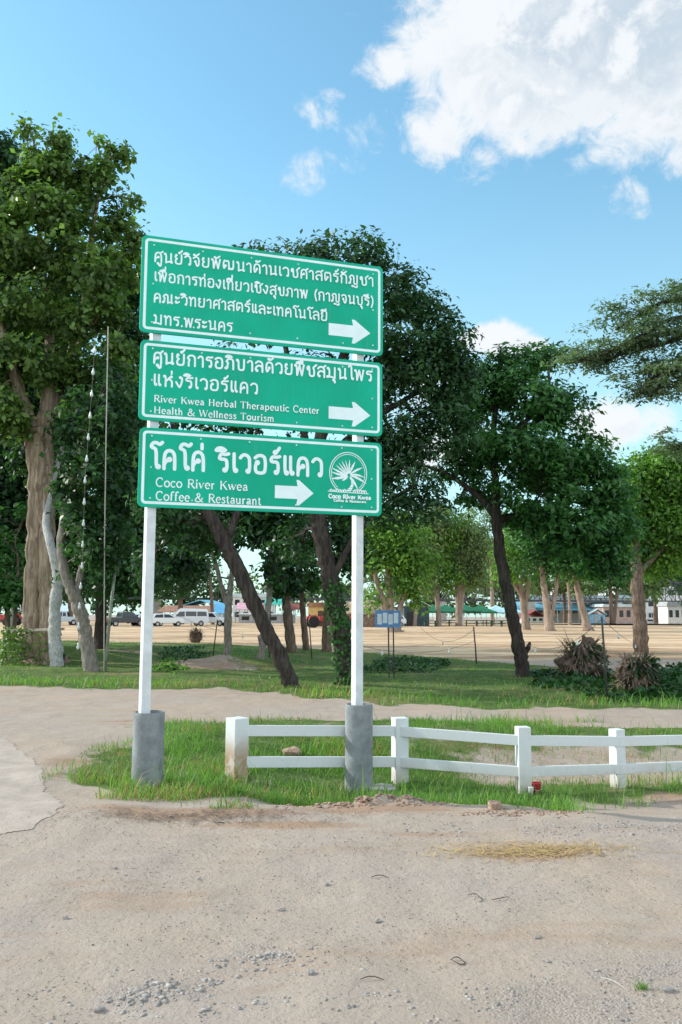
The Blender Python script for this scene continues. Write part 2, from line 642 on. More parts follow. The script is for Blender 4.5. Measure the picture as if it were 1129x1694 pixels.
z_gr = z_gr * (1 - 0.95 * np.exp(-((fx_ - g0.x + .3) / 1.7) ** 2 - ((fy_ - g0.y - .5) / 1.4) ** 2))
g2 = gflat(180, 1085)
z_gr = z_gr * (1 - 0.9 * np.exp(-((fx_ - g2.x) / 2.4) ** 2 - ((fy_ - g2.y) / 1.2) ** 2))
z_sand = sstep(fy_ - 0.25 * fx_, 24, 30) * (1 - sstep(fy_, 180, 260))
z_grav = np.zeros_like(fx_)
for (x, y, sx, sy, k) in ((960, 1660, .6, .28, 1.1), (1100, 1600, .5, .3, .9), (430, 1575, .20, .16, 1.0), (250, 1640, .35, .14, 1.0),
                          (1000, 1370, 1.3, .35, .75), (60, 1330, .9, .9, .35), (700, 1560, .4, .3, .3), (600, 1650, .2, .1, .6), (900, 1220, 2.5, .4, .6)):
    g = gflat(x, y)
    z_grav = np.maximum(z_grav, k * np.exp(-((fx_ - g.x) / sx) ** 2 - ((fy_ - g.y) / sy) ** 2))
z_brown = np.zeros_like(fx_)
for (x, y, sx, sy, k) in ((330, 1345, .95, .30, 1.1), (600, 1335, .9, .26, 1.0), (480, 1365, .9, .18, .8), (880, 1408, .5, .22, 1.0), (720, 1378, .9, .14, .7), (200, 1300, .4, .25, .7),
                          (1040, 1270, 1.5, .5, .9), (250, 1480, .7, .12, .5), (110, 1262, .5, .5, .6), (300, 1195, 2.2, .5, .6), (330, 1105, 2.0, 1.6, 1.0), (180, 1085, 2.5, 1.2, 1.0), (950, 1085, 6, 4, .9), (600, 1072, 8, 3, .8)):
    g = gflat(x, y)
    z_brown = np.maximum(z_brown, k * np.exp(-((fx_ - g.x) / sx) ** 2 - ((fy_ - g.y) / sy) ** 2))
nxg, nyg = len(gx), len(gy)
ii = (np.arange(nyg - 1)[:, None] * nxg + np.arange(nxg - 1)[None, :]).ravel()
F = np.stack([ii, ii + 1, ii + 1 + nxg, ii + nxg], 1)
gr_o = np_mesh('ground', np.stack([fx_, fy_, GZ], 1), 4, F, 'ground',
               rgb=np.stack([z_gr, z_sand, z_grav, z_brown], 1), smooth=True)
tag(gr_o, 'dry pale dirt road and clearing with gravel patches and grassy verges', 'ground', kind='structure')

# ------------------------------------------------------------------ grass
leaf_mat('grass', (0.135, 0.270, 0.075), 0.46, 0.5, 0.5, (1.15, 1.05, 0.8))
leaf_mat('straw', (0.36, 0.26, 0.12), 0.2, 0.7, 0.4, (1.2, 1.1, 0.9))
leaf_mat('straw_pale', (0.50, 0.37, 0.20), 0.2, 0.7, 0.35, (1.1, 1.05, 0.95))
leaf_mat('creeper', (0.022, 0.075, 0.022), 0.2, 0.35, 0.5, (1.0, 1.0, 0.7))


def blades(name, X, Y, h, w, lean, material, tone, label, cat, z0=None, parent=None):
    n = len(X)
    Z = terrain(X, Y) if z0 is None else z0
    th = RNG.uniform(0, 2 * np.pi, n)
    dx, dy = np.cos(th), np.sin(th)
    ph = th + RNG.uniform(1.0, 2.1, n)
    lx, ly = np.cos(ph) * lean * h, np.sin(ph) * lean * h
    V = np.zeros((n, 5, 3))
    base = np.stack([X, Y, Z - 0.01], 1)
    wv = np.stack([dx * w, dy * w, 0 * w], 1)
    V[:, 0] = base - wv
    V[:, 1] = base + wv
    mid = base + np.stack([lx * .35, ly * .35, h * .6], 1)
    V[:, 2] = mid + wv * .75
    V[:, 3] = mid - wv * .75
    V[:, 4] = base + np.stack([lx, ly, h * (1 - 0.25 * lean)], 1)
    k = (np.arange(n) * 5)[:, None]
    F = np.concatenate([k + np.array([[0, 1, 2]]), k + np.array([[0, 2, 3]]), k + np.array([[3, 2, 4]])])
    o = np_mesh(name, V.reshape(-1, 3), 3, F, material, parent, tone=np.repeat(tone, 5))
    if label:
        tag(o, label, cat, kind='stuff')
    return o


def scatter(poly, n, margin=0.0, soft=0.3, bare=None, rag=0.6):
    lo, hi = poly.min(0), poly.max(0)
    lo = np.maximum(lo, [-22, 0])
    hi = np.minimum(hi, [16, 45])
    X, Y = RNG.uniform(lo[0], hi[0], n), RNG.uniform(lo[1], hi[1], n)
    keep = np.abs(X) < 0.46 * Y + 1.2
    X, Y = X[keep], Y[keep]
    s = -sdist(poly, X, Y) + fbm(X, Y, 1.3, 4, 2) * soft * rag
    pr = sstep(s, margin - 0.02, margin + soft)
    if bare is not None:
        pr = pr * bare(X, Y)
    k = RNG.random(len(X)) < pr
    return X[k], Y[k]


def bare_island(x, y):
    d = np.exp(-((y - 9.6) / 0.6) ** 2) * sstep(x, 0.9, 1.8)
    return (1 - 0.75 * d) * (0.35 + 0.65 * sstep(fbm(x, y, 2.6, 3, 31), -0.6, 0.35)) * (1 - 0.6 * sstep(x, 1.2, 2.4)) * (0.45 + 0.55 * sstep(x, -2.9, -2.2))


X, Y = scatter(ISLAND, 190000, -0.14, 0.6, bare_island, 1.5)
patch = fbm(X, Y, 0.9, 3, 7)
h = 0.052 * np.exp(RNG.normal(0, 0.55, len(X))) * (1 + 0.55 * patch)
gb_ = gflat(884, 1313)
h = np.where(np.hypot(X - gb_.x - .02, (Y - gb_.y - .1) * .35) < .15, h * .2, h)
g = gflat(700, 1300)
h *= 1 + 0.55 * np.exp(-((X - g.x) / 1.1) ** 2 - ((Y - g.y) / 0.35) ** 2)
dry = sstep(fbm(X, Y, 1.6, 3, 17), 0.0, 0.6) * 0.7 + (RNG.random(len(X)) < 0.06) * 0.5
dry = np.maximum(dry, 0.7 * np.exp(-((Y - 9.6) / 0.6) ** 2) * sstep(X, 0.8, 1.6))
isdry = RNG.random(len(X)) < dry * 0.55
tone = np.clip(0.5 + 0.25 * patch + RNG.normal(0, 0.2, len(X)), 0, 1)
a = ~isdry
blades('island_grass', X[a], Y[a], h[a], 0.0034 + 0 * h[a], RNG.uniform(0.25, 1.0, a.sum()), 'grass', tone[a],
       'lush green grass around the sign footings and the white fence', 'grass')
blades('dry_grass', X[isdry], Y[isdry], h[isdry] * .8, 0.0028 + 0 * h[isdry], RNG.uniform(0.5, 1.3, isdry.sum()), 'straw', tone[isdry],
       'dry straw coloured blades among the fence grass', 'dry grass')


def bare_verge(x, y):
    g = gflat(350, 1104)
    g2 = gflat(180, 1085)
    return (1 - 0.92 * np.exp(-((x - g.x + .3) / 1.7) ** 2 - ((y - g.y - .5) / 1.4) ** 2)) * (1 - 0.85 * np.exp(-((x - g2.x) / 2.4) ** 2 - ((y - g2.y) / 1.2) ** 2))


X, Y = scatter(VERGE, 340000, 0.0, 0.4, bare_verge)
d_edge = -sdist(VERGE, X, Y)
front = np.exp(-np.clip(d_edge, 0, 99) / 1.2) * (Y < 20)
keep = RNG.random(len(X)) < np.clip(0.20 + 0.12 * fbm(X, Y, 0.5, 3, 51) + front, 0.03, 1)
X, Y, front = X[keep], Y[keep], front[keep]
patch = fbm(X, Y, 0.6, 3, 7)
h = (0.05 + 0.11 * front) * np.exp(RNG.normal(0, 0.35, len(X))) * (1 + 0.35 * patch)
tone = np.clip(0.42 + 0.25 * patch + 0.2 * front + RNG.normal(0, 0.2, len(X)), 0, 1)  # blades lighter along the front, darker inside: tree shade put into the colour
isdry = RNG.random(len(X)) < 0.25 * sstep(fbm(X, Y, 0.5, 3, 23), 0.0, 0.5)
a = ~isdry
blades('verge_grass', X[a], Y[a], h[a], 0.0075 + 0 * h[a], RNG.uniform(0.3, 1.0, a.sum()), 'grass', tone[a],
       'short green grass on the far verge beneath the trees', 'grass')
blades('verge_dry_grass', X[isdry], Y[isdry], h[isdry], 0.006 + 0 * h[isdry], RNG.uniform(0.6, 1.3, isdry.sum()), 'straw', tone[isdry],
       'dry yellowed grass on the far verge', 'dry grass')

# dark broad leaved ground cover at the right, round the stumps
def ground_leaves(name, px, n, size, label, cat, material='creeper', hmax=0.35):
    P = gpoly(px)
    lo, hi = P.min(0), P.max(0)
    X, Y = RNG.uniform(lo[0], hi[0], n), RNG.uniform(lo[1], hi[1], n)
    s = -sdist(P, X, Y) + fbm(X, Y, 1.1, 3, 5) * 0.35
    k = s > 0
    X, Y, s = X[k], Y[k], s[k]
    hh = np.clip(s, 0, 1) ** 0.6 * hmax * (0.6 + 0.4 * fbm(X, Y, 1.6, 2, 9))
    Z = terrain(X, Y) + np.clip(hh, 0.02, 1) * RNG.random(len(X)) ** 0.5
    V, T = leaf_quads(np.stack([X, Y, Z], 1), np.tile([0, 0, 1.0], (len(X), 1)), size, 0.75)
    o = np_mesh(name, V, 4, np.arange(len(V)).reshape(-1, 4), material, tone=T)
    return tag(o, label, cat, kind='stuff')


def leaf_quads(P, N, size, aspect=0.55, spread=0.9, droop=0.35):
    n = len(P)
    size = size * np.clip(np.exp(RNG.normal(0, 0.34, n)), .45, 1.45)
    nr = N + RNG.normal(0, spread, (n, 3))
    nr /= np.linalg.norm(nr, axis=1, keepdims=True) + 1e-9
    a = RNG.normal(0, 1, (n, 3))
    a[:, 2] -= droop
    a -= nr * (a * nr).sum(1, keepdims=True)
    a /= np.linalg.norm(a, axis=1, keepdims=True) + 1e-9
    b = np.cross(nr, a)
    L, Wd = size[:, None], (size * aspect)[:, None] * 0.5
    fold = nr * (Wd * 0.35)
    V = np.stack([P, P + a * L * .45 + b * Wd + fold, P + a * L, P + a * L * .45 - b * Wd + fold], 1)
    t = np.clip(RNG.normal(0.5, 0.2, n), 0, 1)
    return V.reshape(-1, 3), np.repeat(t, 4)


ground_leaves('ground_creeper', [(1010, 1168), (1060, 1120), (1129, 1118), (1260, 1120), (1260, 1164), (1129, 1164)], 9000, 0.10,
              'dark green creeper leaves covering the ground beside the right hand stump', 'creeper')
ground_leaves('ditch_weeds', [(880, 1146), (900, 1118), (1010, 1120), (1045, 1146), (1000, 1160)], 4000, 0.09,
              'low dark weeds below the root stumps', 'weeds', hmax=0.2)
ground_leaves('hollow_weeds', [(262, 1112), (270, 1076), (330, 1072), (345, 1092), (318, 1100), (300, 1116)], 3000, 0.09,
              'dark weeds in the shaded hollow right of the left sign post', 'weeds', hmax=0.2)
ground_leaves('hollow_weeds', [(255, 1112), (262, 1096), (300, 1094), (312, 1110), (290, 1120)], 1500, 0.07,
              'fresh light green weeds at the near rim of the hollow', 'weeds', 'grass', hmax=0.3)
ground_leaves('verge_weeds', [(590, 1118), (612, 1100), (660, 1094), (745, 1098), (740, 1112), (660, 1120)], 3000, 0.08,
              'dark weeds and cut branches lying on the verge behind the right sign post', 'weeds', hmax=0.22)

mat('debris', (0.13, 0.10, 0.08), 0.95, 0.4, 30.0)
# loose straw on the dirt
def litter(name, cx, cy, sx, sy, n, label, cat, material='straw', ln=0.05):
    g = gflat(cx, cy)
    X, Y = RNG.normal(g.x, sx, n), RNG.normal(g.y, sy, n)
    th = RNG.uniform(0, 2 * np.pi, n)
    L = ln * np.exp(RNG.normal(0, 0.4, n))
    d = np.stack([np.cos(th), np.sin(th), RNG.uniform(-.04, .07, n)], 1)
    q = np.stack([-np.sin(th), np.cos(th), 0 * th], 1) * 0.0022
    P = np.stack([X, Y, terrain(X, Y) + 0.006 + 0.01 * RNG.random(n)], 1)
    V = np.stack([P - q, P + q, P + d * L[:, None] + q, P + d * L[:, None] - q], 1).reshape(-1, 3)
    o = np_mesh(name, V, 4, np.arange(4 * n).reshape(-1, 4), material, tone=np.repeat(RNG.random(n), 4))
    return tag(o, label, cat, kind='stuff')


litter('loose_straw', 880, 1408, 0.30, 0.085, 750, 'scattered golden straw on the dirt right of the sign', 'straw', 'straw_pale', 0.075)
litter('brown_litter', 330, 1352, 0.5, 0.12, 700, 'brown dead grass litter on the dirt below the left footing', 'plant litter', 'debris', 0.05)
mat('gravel', (0.345, 0.315, 0.29), 0.95, 0.28, 22.0, bump=0.5)
mat('soil', (0.37, 0.255, 0.185), 0.95, 0.25, 25.0, bump=0.9)


def stones(name, cx, cy, sx, sy, n, size, label, cat, material='gravel', sink=0.42):
    g = gflat(cx, cy)
    X, Y = RNG.normal(g.x, sx, n), RNG.normal(g.y, sy, n)
    ico = bmesh.new()
    bmesh.ops.create_icosphere(ico, subdivisions=1, radius=1.0)
    bv = np.array([v.co for v in ico.verts])
    bf = np.array([[v.index for v in f.verts] for f in ico.faces])
    ico.free()
    nb = len(bv)
    kp = fbm(X, Y, 5.0, 3, 3) > -0.25
    X, Y = X[kp], Y[kp]
    n = len(X)
    S = size * np.clip(np.exp(RNG.normal(0, 0.55, n)), .3, 2.0)
    J = 1 + RNG.normal(0, 0.27, (n, nb, 1))
    sc = np.stack([RNG.uniform(.8, 1.5, n), RNG.uniform(.7, 1.1, n), RNG.uniform(.35, .6, n)], 1)[:, None, :]
    V = bv[None] * J * sc * S[:, None, None]
    th = RNG.uniform(0, 6.28, n)
    c, s = np.cos(th)[:, None], np.sin(th)[:, None]
    V = np.stack([V[..., 0] * c - V[..., 1] * s, V[..., 0] * s + V[..., 1] * c, V[..., 2]], -1)
    V += np.stack([X, Y, terrain(X, Y) + S * (0.45 - sink)], 1)[:, None, :]
    F = (np.arange(n) * nb)[:, None, None] + bf[None]
    o = np_mesh(name, V.reshape(-1, 3), 3, F.reshape(-1, 3), material)
    return tag(o, label, cat, kind='stuff')


stones('gravel', 440, 1572, 0.13, 0.10, 200, 0.0076, 'patch of grey crushed stones right of the middle of the near dirt', 'gravel')
stones('gravel', 265, 1642, 0.22, 0.11, 280, 0.0080, 'wide patch of grey crushed stones at the lower left of the dirt', 'gravel')
stones('gravel', 960, 1660, 0.42, 0.18, 900, 0.0050, 'thick spread of grey gravel in the lower right corner', 'gravel')
stones('gravel', 560, 1650, 0.30, 0.10, 150, 0.006, 'thin scatter of grey stones at the bottom edge of the dirt', 'gravel')
stones('gravel', 980, 1372, 0.8, 0.14, 500, 0.007, 'pale gravel spread in front of the fence posts at right', 'gravel')
stones('gravel', 600, 1480, 1.1, 0.5, 2200, 0.0036, 'loose pebbles scattered across the whole foreground dirt', 'gravel')
stones('soil_clods', 620, 1322, 0.30, 0.09, 900, 0.0105, 'heap of crumbly brown soil clods in front of the right footing', 'soil', 'soil')
stones('soil_clods', 850, 1345, 0.30, 0.06, 260, 0.010, 'brown soil clods along the grass edge right of the sign', 'soil', 'soil')

# crumbs of dead leaf, bark and dark grit over the road
n = 8000
X = np.concatenate([RNG.normal(0.1, 1.5, n // 2), RNG.uniform(-3, 3, n // 2)])
Y = RNG.uniform(2.6, 6.9, n) ** 1.0
k = sstep(fbm(X, Y * 2.2, 0.8, 3, 41), -0.5, 0.5) > RNG.random(n)
X, Y = X[k], Y[k]
P = np.stack([X, Y, terrain(X, Y) + 0.004], 1)
V, T = leaf_quads(P, np.tile([0, 0, 1.2], (len(X), 1)), np.full(len(X), 0.011), 0.5, 0.45, 0.0)
tag(np_mesh('leaf_crumbs', V, 4, np.arange(len(V)).reshape(-1, 4), 'debris'), 'dark crumbs of dead leaf and grit strewn over the dirt road', 'debris', kind='stuff')

# worn concrete apron at the far left
mat('apron_concrete', (0.40, 0.335, 0.28), 0.95, 0.10, 3.0, bump=0.4, bscale=30)
AP = gpoly([(-700, 1205), (0, 1212), (45, 1246), (78, 1290), (104, 1330), (60, 1372), (-80, 1400), (-900, 1410)])
ax_, ay_ = np.arange(-4.5, AP[:, 0].max() + .1, .025), np.arange(AP[:, 1].min() - .1, AP[:, 1].max() + .1, .025)
AX, AY = np.meshgrid(ax_, ay_)
ins = sdist(AP, AX, AY) + 0.07 * fbm(AX, AY, 1.6, 4, 61) < 0
AX, AY = AX + 0.015 * fbm(AX, AY, 9, 2, 3), AY + 0.015 * fbm(AX, AY, 9, 2, 8)
na = len(ax_)
q = (np.arange(len(ay_) - 1)[:, None] * na + np.arange(na - 1)[None, :])
ok = (ins[:-1, :-1] & ins[1:, :-1] & ins[:-1, 1:] & ins[1:, 1:]).ravel()
q = q.ravel()[ok]
Fq = np.stack([q, q + 1, q + 1 + na, q + na], 1)
used, inv = np.unique(Fq, return_inverse=True)
Vq = np.stack([AX.ravel(), AY.ravel(), terrain(AX.ravel(), AY.ravel()) + 0.004], 1)[used]
tag(np_mesh('pavement', Vq, 4, inv.reshape(-1, 4), 'apron_concrete', smooth=True), 'worn pale concrete apron at the left edge of the dirt road', 'pavement', kind='structure')

# ------------------------------------------------------------------ lettering: hand drawn stroke glyphs
O = lambda x, y, r=7: ('o', x, y, r)
ARC_I = [(2, 114), (8, 124), (24, 130), (42, 124), (52, 112), (2, 114)]
TH = {
    'ก': (74, [[(14, 0), (14, 46), (22, 58), (6, 70)], [(6, 70), (14, 92), (36, 100), (56, 92), (62, 74), (62, 0)]]),
    'ภ': (78, [[O(8, 9), (20, 8), (20, 46), (27, 58), (12, 70)], [(12, 70), (20, 92), (40, 100), (60, 92), (66, 74), (66, 0)]]),
    'ค': (74, [[(10, 0), (10, 66), (18, 92), (36, 100), (54, 92), (62, 66), (62, 0)], [(11, 22), (18, 40), O(36, 50)]]),
    'ศ': (74, [[(10, 0), (10, 66), (18, 92), (36, 100), (54, 92), (62, 66), (62, 0)], [(11, 22), (18, 40), O(36, 50)], [(54, 94), (74, 114)]]),
    'ด': (74, [[O(34, 44), (18, 2), (10, 20), (10, 66), (18, 92), (36, 100), (54, 92), (62, 66), (62, 0)]]),
    'ต': (76, [[O(34, 44), (18, 2), (10, 20), (8, 70), (14, 94), (26, 100), (36, 88), (48, 100), (58, 92), (64, 66), (64, 0)]]),
    'น': (80, [[O(10, 92), (20, 90), (20, 0)], [(20, 4), (54, 16), O(66, 9)], [(62, 18), (62, 100)]]),
    'ม': (84, [[O(10, 92), (22, 90), (22, 30), (20, 12), O(7, 10)], [(8, 6), (24, 12), (50, 6), (68, 2)], [(68, 0), (68, 100)]]),
    'ย': (76, [[O(16, 92), (8, 80), (10, 66), (26, 56), (12, 46), (10, 14), (20, 1), (50, 1), (62, 12), (62, 100)]]),
    'ญ': (96, [[O(8, 9), (18, 8), (18, 46), (25, 58), (10, 70)], [(10, 70), (18, 92), (34, 100), (48, 92), (52, 74), (52, 12), (60, 0), (76, 0), (84, 12), (84, 100)],
                [O(38, -24), (50, -22), (64, -36), (84, -34), (84, -16)]]),
    'ณ': (104, [[O(8, 9), (18, 8), (18, 46), (25, 58), (10, 70)], [(10, 70), (18, 92), (34, 100), (48, 92), (52, 74), (52, 0)], [(52, 4), (74, 16), O(90, 9)], [(86, 18), (86, 100)]]),
    'ท': (76, [[O(8, 92), (18, 90), (18, 0)], [(18, 62), (34, 96), (50, 100), (62, 86), (62, 0)]]),
    'พ': (88, [[O(8, 92), (18, 90), (21, 3), (22, 0), (23, 3), (40, 92), (41, 96), (42, 92), (60, 3), (61, 0), (62, 3), (78, 100)]]),
    'ฒ': (112, [[O(28, 42), (14, 0), (8, 50), (14, 92), (24, 100), (34, 86), (44, 100), (56, 90), (58, 60), (58, 6)], [(58, 4), (70, 22), O(72, 12), (98, 4), (98, 100)]]),
    'ร': (62, [[O(36, 9), (46, 10), (46, 58), (36, 68), (8, 66), (8, 84), (20, 98), (34, 92), (54, 98)]]),
    'ว': (66, [[(6, 80), (18, 97), (36, 98), (52, 84), (54, 60), (54, 8), O(46, 8)]]),
    'ล': (74, [[(8, 80), (20, 97), (40, 100), (56, 90), (62, 70), (62, 0)], [(60, 46), (40, 60), (20, 54), (8, 36), (8, 14), O(18, 9)]]),
    'ส': (74, [[(8, 80), (20, 97), (40, 100), (56, 90), (62, 70), (62, 0)], [(60, 46), (40, 60), (20, 54), (8, 36), (8, 14), O(18, 9)], [(52, 94), (72, 114)]]),
    'อ': (74, [[O(20, 58), (10, 46), (10, 14), (20, 1), (50, 1), (62, 14), (62, 80), (50, 98), (24, 99), (8, 84)]]),
    'บ': (80, [[O(10, 92), (20, 90), (20, 12), (30, 1), (54, 1), (64, 12), (64, 100)]]),
    'ง': (62, [[O(34, 91), (46, 92), (48, 62), (34, 2), (26, 2), (4, 46)]]),
    'จ': (68, [[(6, 82), (20, 98), (40, 97), (54, 80), (54, 18), (44, 0), (34, 4), (26, 36), O(22, 48)]]),
    'ช': (80, [[O(14, 66), (6, 78), (14, 94), (26, 92), (26, 12), (36, 1), (58, 1), (66, 14), (66, 66), (54, 82), (84, 112)]]),
    'ข': (76, [[O(14, 66), (6, 78), (14, 94), (26, 92), (26, 12), (36, 1), (58, 1), (64, 14), (64, 100)]]),
    'ห': (82, [[O(10, 92), (20, 90), (20, 0)], [(20, 44), (34, 62), (50, 84), O(60, 90)], [(40, 68), (58, 60), (66, 44), (66, 0)]]),
    'ผ': (86, [[O(22, 88), (8, 60), (14, 0), (38, 60), (60, 0), (72, 100)]]),
    'ไ': (48, [[O(38, 9), (28, 10), (28, 116), (24, 134), (10, 136), (4, 124)]]),
    'โ': (52, [[(58, 140), (46, 126), (30, 138), (12, 136), (2, 112), (20, 108), (30, 94), (30, 10), O(40, 9)]]),
    'เ': (34, [[(12, 100), (12, 10), O(21, 9)]]),
    'แ': (64, [[(12, 100), (12, 10), O(21, 9)], [(42, 100), (42, 10), O(51, 9)]]),
    'ะ': (54, [[O(12, 78), (8, 66), (22, 64), (42, 80)], [O(12, 28), (8, 16), (22, 14), (42, 30)]]),
    'า': (54, [[(4, 80), (16, 97), (32, 96), (40, 80), (40, 0)]]),
    ' ': (46, []),
    '.': (26, [[(10, 1), (12, 7)]]),
    '(': (40, [[(30, 122), (14, 90), (12, 40), (28, -14)]]),
    ')': (40, [[(8, 122), (24, 90), (26, 40), (10, -14)]]),
}
MARK = {  # drawn against the right edge of the letter before
    'ิ': [ARC_I], 'ี': [ARC_I, [(52, 112), (52, 140)]], 'ื': [ARC_I, [(52, 112), (52, 140)], [(36, 122), (36, 140)]],
    'ั': [[O(18, 118), (28, 112), (44, 116), (60, 134)]],
    '่': [[(54, 118), (54, 142)]], '้': [[O(30, 128), (42, 132), (38, 116), (64, 138)]],
    '์': [[O(42, 120), (52, 126), (64, 146)]], 'ุ': [[O(48, -20), (58, -18), (58, -44)]],
    'ู': [[O(34, -18), (42, -20), (42, -42), (60, -42), (60, -14)]],
}
# roman letters: (advance, [(width factor, points)]); 1 = thin, 2 = stem
def serif(x, y, a=8):
    return (0.9, [(x - a, y), (x + a, y)])


def bowl(cx, cy, rx, ry, a0, a1, n=13):
    return [(cx + rx * math.cos(R(a0 + (a1 - a0) * i / (n - 1))), cy + ry * math.sin(R(a0 + (a1 - a0) * i / (n - 1)))) for i in range(n)]


def stem(x, y0, y1, a=8, top=True):
    r = [(2, [(x, y0), (x, y1)]), serif(x, y0 + 1.5, a)]
    r.append(serif(x, y1 - 1.5, a) if top else (1.1, [(x - a, y1 - 7), (x + 1, y1 - 1)]))
    return r


EN = {
    'C': (74, [(1.7, bowl(40, 50, 32, 50, 48, 312)), (0.9, [(62, 98), (62, 70)])]),
    'R': (74, stem(16, 0, 100) + [(1.4, [(16, 98), (42, 98), (58, 88), (58, 64), (42, 52), (16, 51)]), (2, [(36, 51), (62, 3), (74, 2)])]),
    'K': (78, stem(16, 0, 100) + [(1.2, [(17, 40), (60, 98)]), (2, [(34, 60), (66, 2)]), serif(62, 98, 9), serif(68, 1.5, 9)]),
    'H': (82, stem(16, 0, 100) + stem(64, 0, 100) + [(1.2, [(16, 51), (64, 51)])]),
    'T': (70, stem(34, 0, 100, 10) + [(1.2, [(4, 98), (64, 98)]), (0.9, [(4, 98), (4, 78)]), (0.9, [(64, 98), (64, 78)])]),
    'W': (104, [(2, [(8, 98), (30, 2)]), (1, [(30, 2), (52, 96)]), (2, [(48, 98), (72, 2)]), (1, [(72, 2), (94, 98)]), serif(8, 98), serif(50, 98), serif(94, 98)]),
    'i': (30, stem(14, 0, 66, 9, False) + [(2.2, [(13, 88), (15, 95)])]),
    'l': (30, stem(14, 0, 104, 9, False)),
    'h': (60, stem(14, 0, 104, 8, False) + [(1.6, [(15, 48), (26, 64), (38, 64), (44, 50), (44, 0)]), serif(44, 1.5)]),
    'n': (60, stem(14, 0, 66, 8, False) + [(1.6, [(15, 48), (26, 64), (38, 64), (44, 50), (44, 0)]), serif(44, 1.5)]),
    'm': (88, stem(14, 0, 66, 8, False) + [(1.6, [(15, 48), (24, 64), (36, 64), (42, 50), (42, 0)]), serif(42, 1.5),
                                           (1.6, [(43, 48), (52, 64), (64, 64), (70, 50), (70, 0)]), serif(70, 1.5)]),
    'r': (42, stem(14, 0, 66, 9, False) + [(1.5, [(15, 44), (24, 62), (36, 62)])]),
    'u': (60, [(1.8, [(12, 64), (12, 16), (20, 3), (32, 3), (43, 16)]), (2, [(44, 0), (44, 66)]), serif(7, 64.5, 6), serif(39, 64.5, 6), serif(50, 1.5, 6)]),
    'v': (56, [(2, [(8, 64), (26, 2)]), (1, [(26, 2), (46, 64)]), serif(8, 64.5), serif(46, 64.5)]),
    'w': (80, [(2, [(8, 64), (24, 2)]), (1, [(24, 2), (40, 62)]), (2, [(37, 64), (55, 2)]), (1, [(55, 2), (72, 64)]), serif(8, 64.5), serif(38, 64.5), serif(72, 64.5)]),
    'e': (54, [(1.7, bowl(28, 33, 20, 33, 0, 318)), (1, [(9, 36), (48, 36)])]),
    'o': (58, [(1.8, bowl(29, 33, 22, 33, 0, 360, 17))]),
    'c': (52, [(1.7, bowl(28, 33, 21, 33, 42, 318))]),
    'a': (56, [(1.7, [(12, 52), (22, 65), (36, 64), (42, 50), (42, 12), (50, 2)]), (1.6, [(42, 40), (22, 34), (10, 22), (12, 6), (24, 1), (42, 14)])]),
    'b': (62, [(2, [(14, 0), (14, 104)]), (1.1, [(6, 98), (15, 103)]), (1.7, [(15, 48), (28, 65), (44, 60), (52, 34), (44, 6), (28, 1), (15, 12)])]),
    'p': (62, [(2, [(14, -30), (14, 66)]), (1.1, [(6, 60), (15, 65)]), serif(14, -29), (1.7, [(15, 50), (28, 65), (44, 60), (52, 34), (44, 6), (28, 1), (15, 12)])]),
    't': (38, [(1.9, [(16, 84), (16, 14), (22, 2), (34, 6)]), (1, [(4, 64), (32, 64)])]),
    's': (46, [(1.6, [(38, 54), (28, 65), (14, 61), (11, 48), (24, 37), (37, 26), (36, 8), (24, 0), (12, 4), (8, 14)])]),
    'f': (42, [(1.9, [(16, 0), (16, 84), (22, 100), (36, 102), (42, 96)]), (1, [(4, 64), (32, 64)]), serif(16, 1.5, 9)]),
    '&': (90, [(1.6, [(82, 52), (62, 14), (40, 0), (18, 4), (10, 22), (22, 46), (50, 62), (54, 84), (42, 99), (28, 94), (26, 76), (44, 44), (70, 6), (86, 2)])]),
    ' ': (40, []),
}


def smooth_pts(pts, sharp=False, it=2):
    p = [Vector((x, y)) for x, y in pts]
    if len(p) < 3 or sharp:
        return p
    for _ in range(it):
        q = [p[0]]
        for a, b in zip(p[:-1], p[1:]):
            q += [a * .72 + b * .28, a * .28 + b * .72]
        p = q + [p[-1]]
    return p


